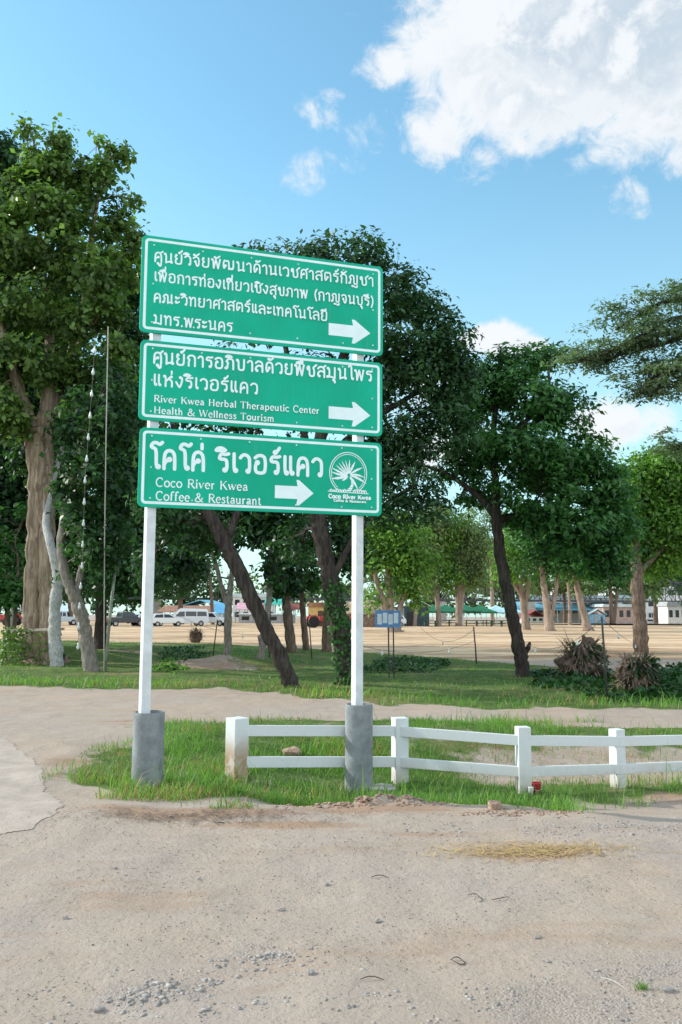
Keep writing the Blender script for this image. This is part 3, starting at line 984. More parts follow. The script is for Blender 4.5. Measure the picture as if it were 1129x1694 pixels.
class Ribbon:
    """flat strokes lying on the board; each stroke rises a hair so that no two faces share a plane"""
    def __init__(self, frame):
        self.mb, self.fr, self.z = MB(), frame, 0.0

    def stroke(self, pts, w, closed=False, round_caps=True):
        p = [pts[0]]
        for q in pts[1:]:
            if (q - p[-1]).length > 1e-6:
                p.append(q)
        n = len(p)
        if n < 2:
            return
        self.z += 0.00012
        L, Rr = [], []
        for i in range(n):
            a = p[max(0, i - 1)] if not closed else p[i - 1 if i else n - 2]
            b = p[min(n - 1, i + 1)] if not closed else p[i + 1 if i < n - 1 else 1]
            d1, d2 = (p[i] - a), (b - p[i])
            d1 = d1.normalized() if d1.length > 1e-9 else d2.normalized()
            d2 = d2.normalized() if d2.length > 1e-9 else d1
            t = d1 + d2
            t = t.normalized() if t.length > 0.2 else d1
            nn = Vector((-t.y, t.x))
            k = min(1.5, 1.0 / max(0.5, abs(nn.dot(Vector((-d1.y, d1.x))))))
            L.append(p[i] + nn * w * .5 * k)
            Rr.append(p[i] - nn * w * .5 * k)
        vs = []
        for i in range(n):
            z = self.z + 0.0004 * i / n
            vs += [self.fr(L[i].x, L[i].y, z), self.fr(Rr[i].x, Rr[i].y, z)]
        self.mb.add(vs, [(2 * i + 1, 2 * i + 3, 2 * i + 2, 2 * i) for i in range(n - 1)])
        if round_caps and not closed:
            for e, dr in ((0, p[0] - p[1]), (n - 1, p[-1] - p[-2])):
                th = math.atan2(dr.y, dr.x)
                z = self.z + (0.0004 if e else 0.0) + 0.00006
                fan = [self.fr(p[e].x + math.cos(th + g) * w * .5, p[e].y + math.sin(th + g) * w * .5, z)
                       for g in [math.pi * (k / 6 - .5) for k in range(7)]]
                self.mb.add(fan, [tuple(range(7))])

    def disc(self, x, y, r, n=14):
        self.z += 0.00012
        self.mb.add([self.fr(x + r * math.cos(2 * math.pi * k / n), y + r * math.sin(2 * math.pi * k / n), self.z) for k in range(n)],
                    [tuple(range(n))])

    def poly(self, pts):
        self.z += 0.00012
        self.mb.add([self.fr(x, y, self.z) for x, y in pts], [tuple(range(len(pts)))])

    def text(self, s, x0, y0, x1, y1, hgt, weight, en=False):
        """from (x0,y0) to (x1,y1) on the board, letters hgt high"""
        font = EN if en else TH
        adv, prev, run = [], 0, 0.0
        for ch in s:
            if ch in MARK and not en:
                adv.append((ch, None))
                continue
            adv.append((ch, run))
            run += font[ch][0] * (1.0 if en else 1.13)
        run -= 8 if en else 17
        kx, ky = math.hypot(x1 - x0, y1 - y0) / run, hgt / 100.0
        th = math.atan2(y1 - y0, x1 - x0)
        tf = lambda x, y: Vector((x0 + math.cos(th) * x * kx - math.sin(th) * y * ky, y0 + math.sin(th) * x * kx + math.cos(th) * y * ky))
        last, lastw, hasup = 0.0, 70, False
        for ch, pos in adv:
            if pos is None:
                ox = last + lastw - 74
                tone = ch in '่้์'
                dy = 26 if (tone and hasup) else 0
                for st in MARK[ch]:
                    self._th(st, tf, ox, dy, weight)
                if ch in 'ิีืั':
                    hasup = True
                continue
            last, lastw, hasup = pos, font[ch][0], False
            if en:
                for wd, pts in font[ch][1]:
                    sm = smooth_pts([(x + pos, y) for x, y in pts], len(pts) in (2,) or len(pts) > 12)
                    self.stroke([tf(q.x, q.y) for q in sm], weight * (wd * .5 if wd > 1.25 else wd * .40), round_caps=wd > 2.1)
            else:
                for st in font[ch][1]:
                    self._th(st, tf, pos, 0, weight)

    def _th(self, st, tf, ox, dy, weight):
        pts = []
        for q in st:
            if q[0] == 'o':
                c = tf(q[1] + ox, q[2] + dy)
                self.disc(c.x, c.y, weight * .80)
                pts.append((q[1], q[2]))
            else:
                pts.append(q)
        sm = smooth_pts([(x + ox, y + dy) for x, y in pts])
        self.stroke([tf(q.x, q.y) for q in sm], weight)


# ------------------------------------------------------------------ the road sign
def sign_paint():
    m, t = base_mat('sign_green')
    P = t.n('ShaderNodeNewGeometry').outputs['Position']
    mp = t.n('ShaderNodeMapping', Vector=P, Scale=(9, 9, .7))
    run = t.noise(mp.outputs[0], 2.0, 5.0, .6)
    n = t.noise(P, 1.6, 4.0, .6)
    c = t.mix(t.ramp(n, .3, .7), (0.0, .38, .235), (0.0, .45, .285))
    c = t.mix(t.ramp(run, .55, .78, 0, .16), c, (.22, .42, .34))
    p = t.n('ShaderNodeBsdfPrincipled', Base__Color=c, Roughness=t.ramp(run, .3, .7, .42, .6))
    p.inputs['Specular IOR Level'].default_value = .22
    b = t.n('ShaderNodeBump', Strength=.10, Distance=.02, Height=t.noise(P, 3.0, 3.0, .5))
    t.set(p.inputs['Normal'], b)
    t.n('ShaderNodeOutputMaterial', Surface=p)


sign_paint()
mat('reflective_white', (0.78, 0.92, 0.94), 0.45, 0.03, 8.0)
mat('bolt_steel', (0.62, 0.74, 0.72), 0.35, 0.1, 20.0, metal=0.3)
mat('post_white', (0.66, 0.70, 0.72), 0.45, 0.09, 7.0, bump=0.08)
mat('footing_concrete', (0.215, 0.235, 0.245), 0.9, 0.28, 7.0, bump=0.35, bscale=60, col2=(0.175, 0.190, 0.198))
mat('sign_back', (0.42, 0.43, 0.43), 0.5, 0.1, 5.0, metal=0.5)

SA = R(18.08)
SIGN_O = Vector((-1.928, 7.92, 0))
s_d = Vector((math.cos(SA), math.sin(SA), 0))
s_n = Vector((math.sin(SA), -math.cos(SA), 0))     # towards the camera
sign = thing('road_sign', 'tall green direction sign of three stacked boards on two white posts', 'road sign',
             Vector((SIGN_O.x, SIGN_O.y, 0)) + s_d * 1.2)
sbase = sign.location.copy()


def on_board(x, y):
    """pixel -> (s, z) on the plane of the boards"""
    d = ray(x, y)
    o = Vector((0, 0, HCAM))
    k = (SIGN_O - o).dot(s_n) / d.dot(s_n)
    p = o + d * k
    return (p - SIGN_O).dot(s_d), p.z


def frame(off):
    return lambda s, z, e: SIGN_O + s_d * s + s_n * (off + e) + Vector((0, 0, z)) - sbase


def rounded(x0, x1, z0, z1, r, n=5):
    pts = []
    for cx, cz, a in ((x1 - r, z1 - r, 0), (x0 + r, z1 - r, 90), (x0 + r, z0 + r, 180), (x1 - r, z0 + r, 270)):
        for i in range(n + 1):
            t = R(a + 90 * i / n)
            pts.append((cx + r * math.cos(t), cz + r * math.sin(t)))
    return pts


BOARDS = [
    ([(234, 388), (635, 441), (633, 588), (232, 549)], 'green board with four lines of white Thai lettering and an arrow'),
    ([(232, 558), (634, 603), (632, 722), (230, 694)], 'green board with two Thai lines, two small English lines and an arrow'),
    ([(230, 703), (633, 736), (631, 855), (229, 837)], 'green board with large Thai lettering, an arrow and a palm emblem'),
]
TEXTS = [
    [('ศูนย์วิจัยพัฒนาด้านเวชศาสตร์กัญชา', 255, 432, 617, 474, 15.5, .017, 0),
     ('เพื่อการท่องเที่ยวเชิงสุขภาพ (กาญจนบุรี)', 255, 464, 617, 507, 14.5, .016, 0),
     ('คณะวิทยาศาสตร์และเทคโนโลยี', 254, 499, 541, 531, 14.5, .016, 0),
     ('มทร.พระนคร', 254, 535, 384, 549, 15.0, .016, 0)],
    [('ศูนย์การอภิบาลด้วยพืชสมุนไพร', 253, 600, 615, 631, 18.0, .020, 0),
     ('แห่งริเวอร์แคว', 253, 637, 426, 652, 18.0, .019, 0),
     ('River Kwea Herbal Therapeutic Center', 254, 664.5, 527, 685, 11.0, .012, 1),
     ('Health & Wellness Tourism', 254, 683.5, 453, 698, 11.0, .012, 1)],
    [('โคโค่ ริเวอร์แคว', 248, 774, 533, 788, 31.0, .034, 0),
     ('Coco River Kwea', 257, 804.5, 409, 812, 14.0, .014, 1),
     ('Coffee & Restaurant', 257, 827, 431, 835.5, 14.0, .014, 1)],
]
ARROWS = [(544, 613, 549, 19), (544, 613, 686, 19), (455, 519, 816, 19)]
for bi, (px, lab) in enumerate(BOARDS):
    c = [on_board(*p) for p in px]
    x0, x1 = (c[0][0] + c[3][0]) / 2, (c[1][0] + c[2][0]) / 2
    z1, z0 = (c[0][1] + c[1][1]) / 2, (c[2][1] + c[3][1]) / 2
    f0 = frame(0)
    b = MB()
    b.prism(rounded(x0, x1, z0, z1, .05), -0.026, 0.0, lambda u, v, t: f0(u, v, t))
    board = b.build('sign_panel', 'sign_green', sign, bevel=0.003)
    board['label'] = lab
    rb = Ribbon(frame(0.0012))
    bw, ins = 0.026, 0.030
    outer, inner = rounded(x0 + ins, x1 - ins, z0 + ins, z1 - ins, .04), rounded(x0 + ins + bw, x1 - ins - bw, z0 + ins + bw, z1 - ins - bw, .018)
    n = len(outer)
    rb.mb.add([rb.fr(u, v, 0) for u, v in outer + inner], [(i, (i + 1) % n, n + (i + 1) % n, n + i) for i in range(n)])
    rb.mb.build('border', 'reflective_white', board, fix=False)
    for (s, xa, ya, xb, yb, hh, wt, en) in TEXTS[bi]:
        rb = Ribbon(frame(0.0014))
        a, e = on_board(xa, ya), on_board(xb, yb)
        hm = (on_board(xa, ya - hh)[1] - a[1]) * (1.03 if en else 1.0)
        rb.text(s, a[0], a[1], e[0], e[1], hm, wt, bool(en))
        rb.mb.build('lettering', 'reflective_white', board, fix=False)
    ax, bx, ay, hw = ARROWS[bi]
    a, e = on_board(ax, ay - 4), on_board(bx, ay + 1.5)
    ym = (a[1] + e[1]) / 2
    L = e[0] - a[0]
    t1, t2 = .064, .128
    rb = Ribbon(frame(0.0014))
    rb.poly([(a[0], ym - t1), (a[0] + L * .58, ym - t1), (a[0] + L * .55, ym - t2), (a[0] + L * .62, ym - t2), (e[0], ym),
             (a[0] + L * .62, ym + t2), (a[0] + L * .55, ym + t2), (a[0] + L * .58, ym + t1), (a[0], ym + t1)])
    rb.mb.build('arrow', 'reflective_white', board, fix=False)
    for (u, v) in [(.035, .08), (.035, .5), (.035, .93), (.965, .08), (.965, .5), (.965, .93), (.23, .93), (.43, .93), (.63, .93), (.83, .93),
                   (.43, .07), (.63, .07), (.83, .07), (.2, .07)]:
        k = MB()
        sx, sz = x0 + ins + (x1 - x0 - 2 * ins) * u, z0 + ins + (z1 - z0 - 2 * ins) * v
        for r_, e0, e1 in ((.0085, 0.001, .006), (.005, .006, .008)):
            k.prism([(sx + r_ * math.cos(q * math.pi / 4), sz + r_ * math.sin(q * math.pi / 4)) for q in range(8)], e0, e1, lambda u, v, t: f0(u, v, t))
        k.build('bolt', 'bolt_steel', board)
    if bi == 2:      # round palm emblem
        rb = Ribbon(frame(0.0014))
        cx, cy = on_board(576.5, 783)
        px_m = abs(on_board(596, 783)[0] - on_board(576, 783)[0]) / 20.0

        def ep(dx, dy):
            return Vector((cx + dx * px_m, cy - dy * px_m))
        for r0, wd, a0, a1 in ((30.5, .0085, -52, 232), (27.6, .006, -50, 230)):
            rb.stroke([ep(r0 * math.cos(R(a0 + (a1 - a0) * i / 40)), -r0 * 1.08 * math.sin(R(a0 + (a1 - a0) * i / 40))) for i in range(41)], wd)
        # leaves: angle, length, width, bend
        for ang, ln, wd, bend in ((168, 26, 5.0, -10), (184, 27, 5.5, -14), (202, 29, 6.5, -12), (226, 14, 5.5, -6), (150, 22, 4.0, -6), (134, 22, 3.2, -3), (118, 23, 3.4, 0),
                                  (103, 23, 3.2, 3), (88, 24, 4.2, 4), (68, 25, 5.2, 8), (38, 26, 5.5, 10), (12, 24, 5.5, 18), (-10, 27, 6.0, 16), (-48, 20, 6.0, 12)):
            th = R(ang)
            up, dn = [], []
            for i in range(9):
                q = i / 8
                lx, ly = ln * q, -bend * q * q * .45
                x = 1 + math.cos(th) * (lx + 2.5)
                y = 3 - (math.sin(th) * (lx + 2.5) + ly)
                wv = wd * .36 * math.sin(math.pi * min(1, q * .85 + .12)) * (1 if i % 2 else .78)
                up.append(ep(x - math.sin(th) * wv, y - math.cos(th) * wv))
                dn.append(ep(x + math.sin(th) * wv, y + math.cos(th) * wv))
            ring = up + dn[::-1]
            rb.z += .00012
            rb.mb.add([rb.fr(q.x, q.y, rb.z) for q in ring], [(i, i + 1, 16 - i, 17 - i) for i in range(8)])
        for x0_, x1_ in ((2.0, 5.0),):   # leaning trunk
            ctr = [(3, 7), (6, 12), (7, 17), (5, 22), (2, 26), (-1, 29)]
            wds = [2.6, 3.2, 4.0, 5.5, 7.5, 10]
            for (a_, w_), (b_, w2) in zip(zip(ctr, wds), zip(ctr[1:], wds[1:])):
                rb.poly([ep(a_[0] - w_ / 2, a_[1]), ep(b_[0] - w2 / 2, b_[1] - .5), ep(b_[0] + w2 / 2, b_[1] - .5), ep(a_[0] + w_ / 2, a_[1])][::1])
        rb.stroke([ep(-33, 29.5), ep(-12, 30.2), ep(10, 30.5), ep(33, 31)], .008)
        for dx in (-29, -24, -19, -15, -11, -7, 9, 12, 16, 19, 23, 27):
            hh = 2.2 + 2.5 * abs(math.sin(dx * 1.7)) * (1 if abs(dx) < 22 else .5)
            rb.stroke([ep(dx, 29.6), ep(dx - 1, 29.6 - hh * .7), ep(dx + 1.6, 29.6 - hh), ep(dx + 3, 29.4)], .010)
        for s, xa, ya, xb, yb, hh, wt in (('Coco River Kwea', 543.5, 823.5, 613, 827, 6.2, .015), ('Coffee & Restaurant', 551.5, 829.6, 605, 832.4, 3.6, .009)):
            a, e = on_board(xa, ya), on_board(xb, yb)
            rb.text(s, a[0], a[1], e[0], e[1], on_board(xa, ya - hh)[1] - a[1], wt, True)
        rb.mb.build('emblem', 'reflective_white', board, fix=False)

for k, (pxx, top_y) in enumerate(((250.5, 470), (594, 500))):
    # each post stands behind the boards in a concrete pipe
    s_, _ = on_board(pxx, 900)
    p = SIGN_O + s_d * (s_ + (0.012 if k else -0.012)) - s_n * 0.073
    lean = -0.004 if k == 0 else -0.006
    b = MB()
    ztop = 4.9
    pr = SA + R(13)
    b.box((p.x - sbase.x, p.y - sbase.y, (ztop + .15) / 2), (.088, .088, ztop - .15), pr)
    po = b.build('post', 'post_white', sign, bevel=0.006)
    pbx = gat(245.5 if k == 0 else 594.0, p.y, 1235)
    b = MB()
    rO, rI, hp = (.143, .128, .60) if k == 0 else (.138, .122, .605)
    fc = Vector((pbx.x, p.y, 0)) - sbase
    b.lathe([(rO * 1.015, -.42), (rO * 1.005, .1), (rO, hp - .02), (rO - .004, hp), (rI + .003, hp), (rI, hp - .02), (rI, hp - .25), (0.001, hp - .25)], 40, (fc.x, fc.y, 0))
    fo = b.build('footing', 'footing_concrete', sign, smooth=False, fix=True)
    fo.data.polygons.foreach_set('use_smooth', np.ones(len(fo.data.polygons), dtype=bool))
    fo.data.set_sharp_from_angle(angle=R(40))
# ------------------------------------------------------------------ white fence
def fence_mat(nm, zt, k):
    m, t = base_mat(nm)
    o = t.n('ShaderNodeTexCoord').outputs['Object']
    sx = t.n('ShaderNodeSeparateXYZ', Vector=t.n('ShaderNodeNewGeometry').outputs['Position'])
    nz = t.noise(o, 7.0, 6.0, 0.65, 0.4)
    nf = t.noise(o, 40.0, 4.0, 0.6)
    c = t.mix(t.ramp(nz, 0.5, 0.8, 0, 0.25), (0.64, 0.67, 0.68), (0.52, 0.53, 0.52))
    c = t.mix(t.ramp(nf, 0.62, 0.72, 0, 0.5), c, (0.36, 0.33, 0.29))
    c = t.mix(t.ramp(t.noise(o, 3.0, 7.0, 0.7, 0.6), 0.52, 0.72, 0, 0.45), c, (0.60, 0.57, 0.52))
    splash = t.m('MULTIPLY', t.ramp(sx.outputs[2], zt - 0.34, zt, 1.0, 0.0), t.ramp(nz, 0.22, 0.55))
    c = t.mix(t.m('MULTIPLY', splash, k), c, (0.36, 0.24, 0.14))
    p = t.n('ShaderNodeBsdfPrincipled', Base__Color=c, Roughness=0.55)
    b = t.n('ShaderNodeBump', Strength=0.12, Distance=0.01, Height=nf)
    t.set(p.inputs['Normal'], b)
    t.n('ShaderNodeOutputMaterial', Surface=p)


fence_mat('fence_white', 0.10, 0.5)
fence_mat('fence_muddy', 0.42, 1.0)
FP = [(392, 8.42, 34, 98), (662, 9.0, 28, 103), (866, 8.5, 26, 104), (1022, 8.8, 23, 92), (1190, 9.2, 21, 86), (1350, 9.6, 20, 82), (1500, 10.0, 19, 79)]
fposts = []
for (x, D, wpx, hpx) in FP:
    p = gat(x, D, 1250)
    fposts.append((p, wpx * D / FPX, hpx * D / FPX))
fence = thing('fence', 'low white two rail fence with square posts running behind the sign', 'fence', fposts[0][0])
fb = fence.location.copy()
for i, (p, wd, hh) in enumerate(fposts):
    nxt = fposts[min(i + 1, len(fposts) - 1)][0]
    prv = fposts[max(i - 1, 0)][0]
    rz = math.atan2(nxt.y - prv.y, nxt.x - prv.x) + R((22, 14, 12, 6, 0, 0, 0)[i])
    b = MB()
    c = p - fb
    wd *= 0.80
    b.box((c.x, c.y, c.z + hh / 2 - .05), (wd, wd, hh + .1), rz)
    b.build('post', 'fence_white' if i else 'fence_muddy', fence, bevel=0.006)
    if i == 0:
        fence.children[-1]['label'] = 'end post stained brown with mud'
for i in range(len(fposts) - 1):
    a, c = fposts[i][0] - fb, fposts[i + 1][0] - fb
    for k in (0, 1):
        za = fposts[i][2] * (.80 - .47 * k) - (.02 if i == 0 and k else 0)
        zc = fposts[i + 1][2] * (.80 - .47 * k)
        sgn = Vector((c.y - a.y, -(c.x - a.x), 0)).normalized() * (fposts[i][1] * .30)
        if i == 0:
            sgn *= 0.6
        A, B_ = Vector((a.x, a.y, a.z + za)) + sgn, Vector((c.x, c.y, c.z + zc)) + sgn
        mid, dv = (A + B_) / 2, B_ - A
        b = MB()
        rl = 0.104 if i == 0 else 0.098
        b.box(mid, (dv.length + (.02 if i % 2 else -.02), .032 + .002 * i, rl), math.atan2(dv.y, dv.x), 1.0, -math.atan2(dv.z, math.hypot(dv.x, dv.y)))
        b.build('rail', 'fence_white', fence, bevel=0.004)

# ------------------------------------------------------------------ trees
leaf_mat('leaf_broad', (0.105, 0.185, 0.062), 0.42, 0.38, 0.6, (1.2, 1.1, .8))
leaf_mat('leaf_dark', (0.038, 0.096, 0.046), 0.34, 0.45, 0.5, (1.1, 1.05, .75))
leaf_mat('leaf_mid', (0.050, 0.155, 0.055), 0.38, 0.42, 0.5, (1.2, 1.05, .7))
leaf_mat('leaf_bright', (0.115, 0.255, 0.060), 0.40, 0.45, 0.45, (1.25, 1.1, .7))
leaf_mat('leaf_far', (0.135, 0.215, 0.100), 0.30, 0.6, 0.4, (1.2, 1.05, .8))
leaf_mat('leaf_frond', (0.14, 0.20, 0.125), 0.42, 0.5, 0.4, (1.0, 1.0, 1.0))
bark_mat('bark_fluted', (0.47, 0.365, 0.275), (0.21, 0.15, 0.11), 4.0, 0.10, 0.9)
bark_mat('bark_white', (0.56, 0.56, 0.55), (0.33, 0.33, 0.32), 7.0, 0.6, 0.5)
bark_mat('bark_pale', (0.36, 0.32, 0.28), (0.19, 0.165, 0.14), 6.0, 0.3, 0.8)
bark_mat('bark_dark', (0.095, 0.078, 0.068), (0.035, 0.028, 0.025), 6.0, 0.15, 1.0)
bark_mat('bark_brown', (0.26, 0.19, 0.145), (0.11, 0.08, 0.06), 5.0, 0.2, 0.9)
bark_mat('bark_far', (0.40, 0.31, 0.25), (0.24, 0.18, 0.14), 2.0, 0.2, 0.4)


def curve_pts(pts, rad, it=2):
    p, r = [Vector(q) for q in pts], list(rad)
    for _ in range(it):
        q, s = [p[0]], [r[0]]
        for i in range(len(p) - 1):
            q += [p[i] * .75 + p[i + 1] * .25, p[i] * .25 + p[i + 1] * .75]
            s += [r[i] * .75 + r[i + 1] * .25, r[i] * .25 + r[i + 1] * .75]
        p, r = q + [p[-1]], s + [r[-1]]
    return p, r


DENS = 2.5


def clump_leaves(C, N, per, crad, size, aspect=.55, flat=.75, spread=.8, droop=.5):
    """leaf clusters: C (n,3) centres, N outward directions"""
    n = len(C)
    k = RNG.poisson(per, n)
    idx = np.repeat(np.arange(n), k)
    m = len(idx)
    off = RNG.normal(0, 1, (m, 3))
    off /= np.linalg.norm(off, axis=1, keepdims=True) + 1e-9
    off *= RNG.random((m, 1)) ** (1 / 2.2)
    off[:, 2] *= flat
    cr = crad * np.exp(RNG.normal(0, .25, n))
    P = C[idx] + off * cr[idx][:, None]
    up = np.array([0, 0, .7])
    Nn = N[idx] * .5 + off * .6 + up
    V, T = leaf_quads(P, Nn, np.full(m, size * 1.12), aspect * 1.1, spread, droop)
    ct = np.clip(RNG.normal(0, .30, n), -.5, .5)
    T = np.clip(T + np.repeat(ct[idx], 4), 0, 1)
    return V, T


def blob_clusters(blobs, dens, hollow=.45, low_cut=-1.0, crad_ref=.4, gap=-.55):
    dens = dens * DENS
    Cs, Ns = [], []
    for (c, r, k) in blobs:
        n = max(3, int(dens * k * (r[0] * r[1] + r[0] * r[2] + r[1] * r[2])))
        d = RNG.normal(0, 1, (n, 3))
        d /= np.linalg.norm(d, axis=1, keepdims=True)
        d = d[d[:, 2] > low_cut]
        u = hollow + (1 - hollow) * RNG.random((len(d), 1)) ** .6
        wob = 1 + .22 * np.sin(d[:, :1] * 5 + c[0] * 3) * np.cos(d[:, 2:] * 4 + c[2])
        Cs.append(np.array(c) + d * u * wob * np.array(r))
        Ns.append(d)
    Cs, Ns = np.concatenate(Cs), np.concatenate(Ns)
    f = 2.9 / crad_ref / 2.2          # leave hollows between the boughs
    s = np.sin(Cs[:, 0] * f + 1.3 * np.sin(Cs[:, 2] * f * .7)) + np.sin(Cs[:, 1] * f * .9 + 2) + np.sin(Cs[:, 2] * f * 1.1 + 1.1 * np.sin(Cs[:, 0] * f * .6))
    k = s > gap
    return Cs[k], Ns[k]


def px_blobs(lst, D, base, depth_k=.9):
    out = []
    for q in lst:
        x, y, rx, ry = q[:4]
        dd = q[4] if len(q) > 4 else 0.0
        k = q[5] if len(q) > 5 else 1.0
        Dq = D + dd
        s = Dq / FPX
        c = at(x, y, Dq) - base
        out.append((tuple(c), (rx * s, (rx + ry) * .5 * s * depth_k, ry * s), k))
    return out


def px_path(lst, D, base, scale_last=True):
    """(x, y, half width px, depth offset)"""
    pts, rad = [], []
    for q in lst:
        dd = q[3] if len(q) > 3 else 0.0
        pts.append(at(q[0], q[1], D + dd) - base)
        rad.append(q[2] * (D + dd) / FPX)
    return pts, rad


def flared(seed, amp=.14, k=5, root=.5):
    ph = [random.Random(seed + i).uniform(0, 6.28) for i in range(4)]

    def f(th, t):
        v = 1 + amp * math.sin(k * th + ph[0] + 1.5 * t) + amp * .55 * math.sin((k + 4) * th + ph[1] - 2 * t) + amp * .35 * math.sin(2 * th + ph[2] + 5 * t)
        return v * (1 + root * math.exp(-t * 26) * (1 + .5 * math.sin(k * th + ph[3])))
    return f


def limb_net(mb, blobs, top, C, rng, r0, n_tw, twig_r):
    """limbs from the trunk top into the blobs, twigs on to the clusters"""
    for (c, r, k) in blobs:
        c = Vector(c)
        a = min(top, key=lambda q: (q[0] - c).length)
        p0, rr = a
        mid = p0.lerp(c, .5) + Vector((rng.uniform(-.15, .15), rng.uniform(-.15, .15), rng.uniform(.0, .25))) * (c - p0).length
        P, Q = curve_pts([p0, mid, c], [min(rr * .7, r0), r0 * .6, r0 * .25], 2)
        mb.tube(P, Q, 6, cap=False)
        near = np.argsort(((C - np.array(c)) ** 2).sum(1))[:n_tw * 4]
        for j in near[::4]:
            e = Vector(C[j])
            m2 = c.lerp(e, .5) + Vector((rng.uniform(-.1, .1), rng.uniform(-.1, .1), rng.uniform(0, .15))) * (e - c).length
            s0 = P[int(len(P) * rng.uniform(.5, .99))]
            mb.tube([s0, m2, e], [r0 * .2, twig_r, twig_r * .4], 4, cap=False)


def tree(name, label, D, base_px, trunks, blobs, bark, leaf, dens=30, per=26, crad=.42, size=.13, aspect=.55, group=None, hollow=.45,
         n=10, flute=None, twigs=5, limb_r=.07, twig_r=.012, cat='tree', spread=.8, droop=.5, flat=.75, limbs=True, root=.5, hang=None, base=None, gap=-.6):
    rng = random.Random(sum(map(ord, label)))
    if base is None:
        base = gat(base_px[0], D)
    t = thing(name, label, cat, base, 0, group)
    tb = MB()
    tops = []
    for i, pth in enumerate(trunks):
        pts, rad = px_path(pth, D, base)
        if i == 0 or pth[0][1] >= base_px[1] - 4:
            pts[0].z = -0.15
        P, Q = curve_pts(pts, rad, 3)
        Q = [q * (1 + .10 * rng.uniform(-1, 1) * (j > 2)) for j, q in enumerate(Q)]
        P = [p + Vector((rng.uniform(-1, 1), rng.uniform(-1, 1), 0)) * Q[j] * .10 * (j > 1) for j, p in enumerate(P)]
        tb.tube(P, Q, n * (2 if flute else 1), flute=flute if (flute and i == 0) else flared(i * 7 + int(base_px[0]), .07, 3, root if pth[0][1] >= base_px[1] - 4 else 0))
        tops += [(p, r) for p, r in list(zip(P, Q))[len(P) // 3:]]
    B = px_blobs(blobs, D, base)
    if B:
        C, N = blob_clusters(B, dens, hollow, crad_ref=crad, gap=gap)
        if limbs:
            limb_net(tb, B, tops, C, rng, limb_r, twigs, twig_r)
    tb.build('trunk', bark, t, smooth=True, fix=False)
    if B:
        V, T = clump_leaves(C, N, per, crad, size, aspect, flat, spread, droop)
        np_mesh('crown', V, 4, np.arange(len(V)).reshape(-1, 4), leaf, t, tone=T)
    return t


D1 = ground(68, 1095).y
big = tree('broadleaf_tree', 'big broadleaf tree with a thick fluted brown trunk at the left edge', D1, (68, 1095),
     [[(70, 1100, 28, .1), (66, 1060, 21, .1), (63, 1000, 19, .1), (67, 900, 18, .1), (70, 800, 19), (64, 715, 22)],
      [(58, 1100, 18, -.1), (53, 1060, 14, -.1), (51, 1000, 13, -.1), (58, 900, 12, -.1), (62, 800, 12, -.1), (60, 720, 12)],
      [(86, 1100, 19, -.15), (80, 1060, 15, -.15), (77, 1000, 14.5, -.15), (77, 900, 13, -.15), (78, 800, 12, -.1), (72, 715, 12)],
      [(60, 735, 15), (35, 660, 10, -.4), (15, 590, 7, -.8), (-10, 500, 5, -.8)],
      [(70, 730, 15), (82, 640, 9), (84, 560, 7, .4), (70, 440, 5, .4), (60, 300, 3, .3)],
      [(70, 720, 13), (95, 650, 8, .5), (140, 520, 6, .8), (150, 400, 5, .8), (165, 300, 3, .6)]],
     [(55, 318, 56, 46), (120, 335, 50, 48), (176, 302, 24, 44, -.4), (95, 280, 30, 30), (196, 372, 24, 30, .3), (30, 390, 85, 60, -.8), (120, 420, 90, 66, -.6),
      (196, 450, 28, 46, .4), (50, 500, 85, 60, -1.0), (155, 535, 58, 50, -1.0), (30, 590, 66, 50, -1.1), (110, 610, 64, 50, .6), (175, 620, 44, 46, .3),
      (8, 670, 44, 40, -1.2), (190, 700, 40, 45, .8), (120, 690, 50, 40, 1.2), (50, 212, 9, 15), (46, 240, 8, 14), (101, 235, 13, 22), (192, 250, 20, 20), (60, 262, 14, 14), (140, 282, 16, 16), (170, 262, 9, 12), (216, 330, 9, 15), (232, 388, 10, 14), (222, 412, 13, 22), (160, 235, 6, 9), (88, 225, 6, 10),
      (-70, 400, 90, 110), (-80, 570, 90, 90), (20, 720, 30, 26, -.6), (0, 640, 40, 50, -.9), (190, 560, 30, 36, -1.2), (150, 470, 60, 50, -1.2), (75, 345, 60, 40, -1.0)],
     'bark_fluted', 'leaf_broad', dens=20, per=24, crad=.36, size=.155, aspect=.62, flute=flared(5, .16, 5, .12), n=20, twigs=6, limb_r=.055, twig_r=.010, droop=.9, spread=.6, gap=-.2)
mat('plank_wood', (0.55, 0.46, 0.38), 0.8, 0.2, 8.0)
b = MB()
c = at(62, 1042, D1 - .62)
b.box((0, 0, 0), (1.45, .05, .07), R(3), ry=R(-2))
b.box((.02, .04, -.02), (1.1, .03, .05), R(1), ry=R(-1))
tag(b.build('plank', 'plank_wood', None, c, bevel=.004), 'pale wooden plank nailed across the thick fluted trunk', 'plank')
# ivy skirt on its foot
ang = RNG.uniform(0, 6.28, 2600)
hh = RNG.random(2600) ** 1.3 * .95
rr = .62 + .30 * np.exp(-hh * 5) + RNG.random(2600) * .16
gb = gat(60, D1)
P = np.stack([gb.x - .12 + np.cos(ang) * rr, gb.y + np.sin(ang) * rr, gb.z + hh], 1)
k = RNG.random(2600) < (.25 + .75 * (np.cos(ang) < .2))
V, T = leaf_quads(P[k], np.stack([np.cos(ang), np.sin(ang), .3 + 0 * ang], 1)[k], .085, .7)
tag(np_mesh('ivy', V, 4, np.arange(len(V)).reshape(-1, 4), 'leaf_broad', tone=T), 'climbing ivy around the foot of the thick fluted trunk', 'ivy')

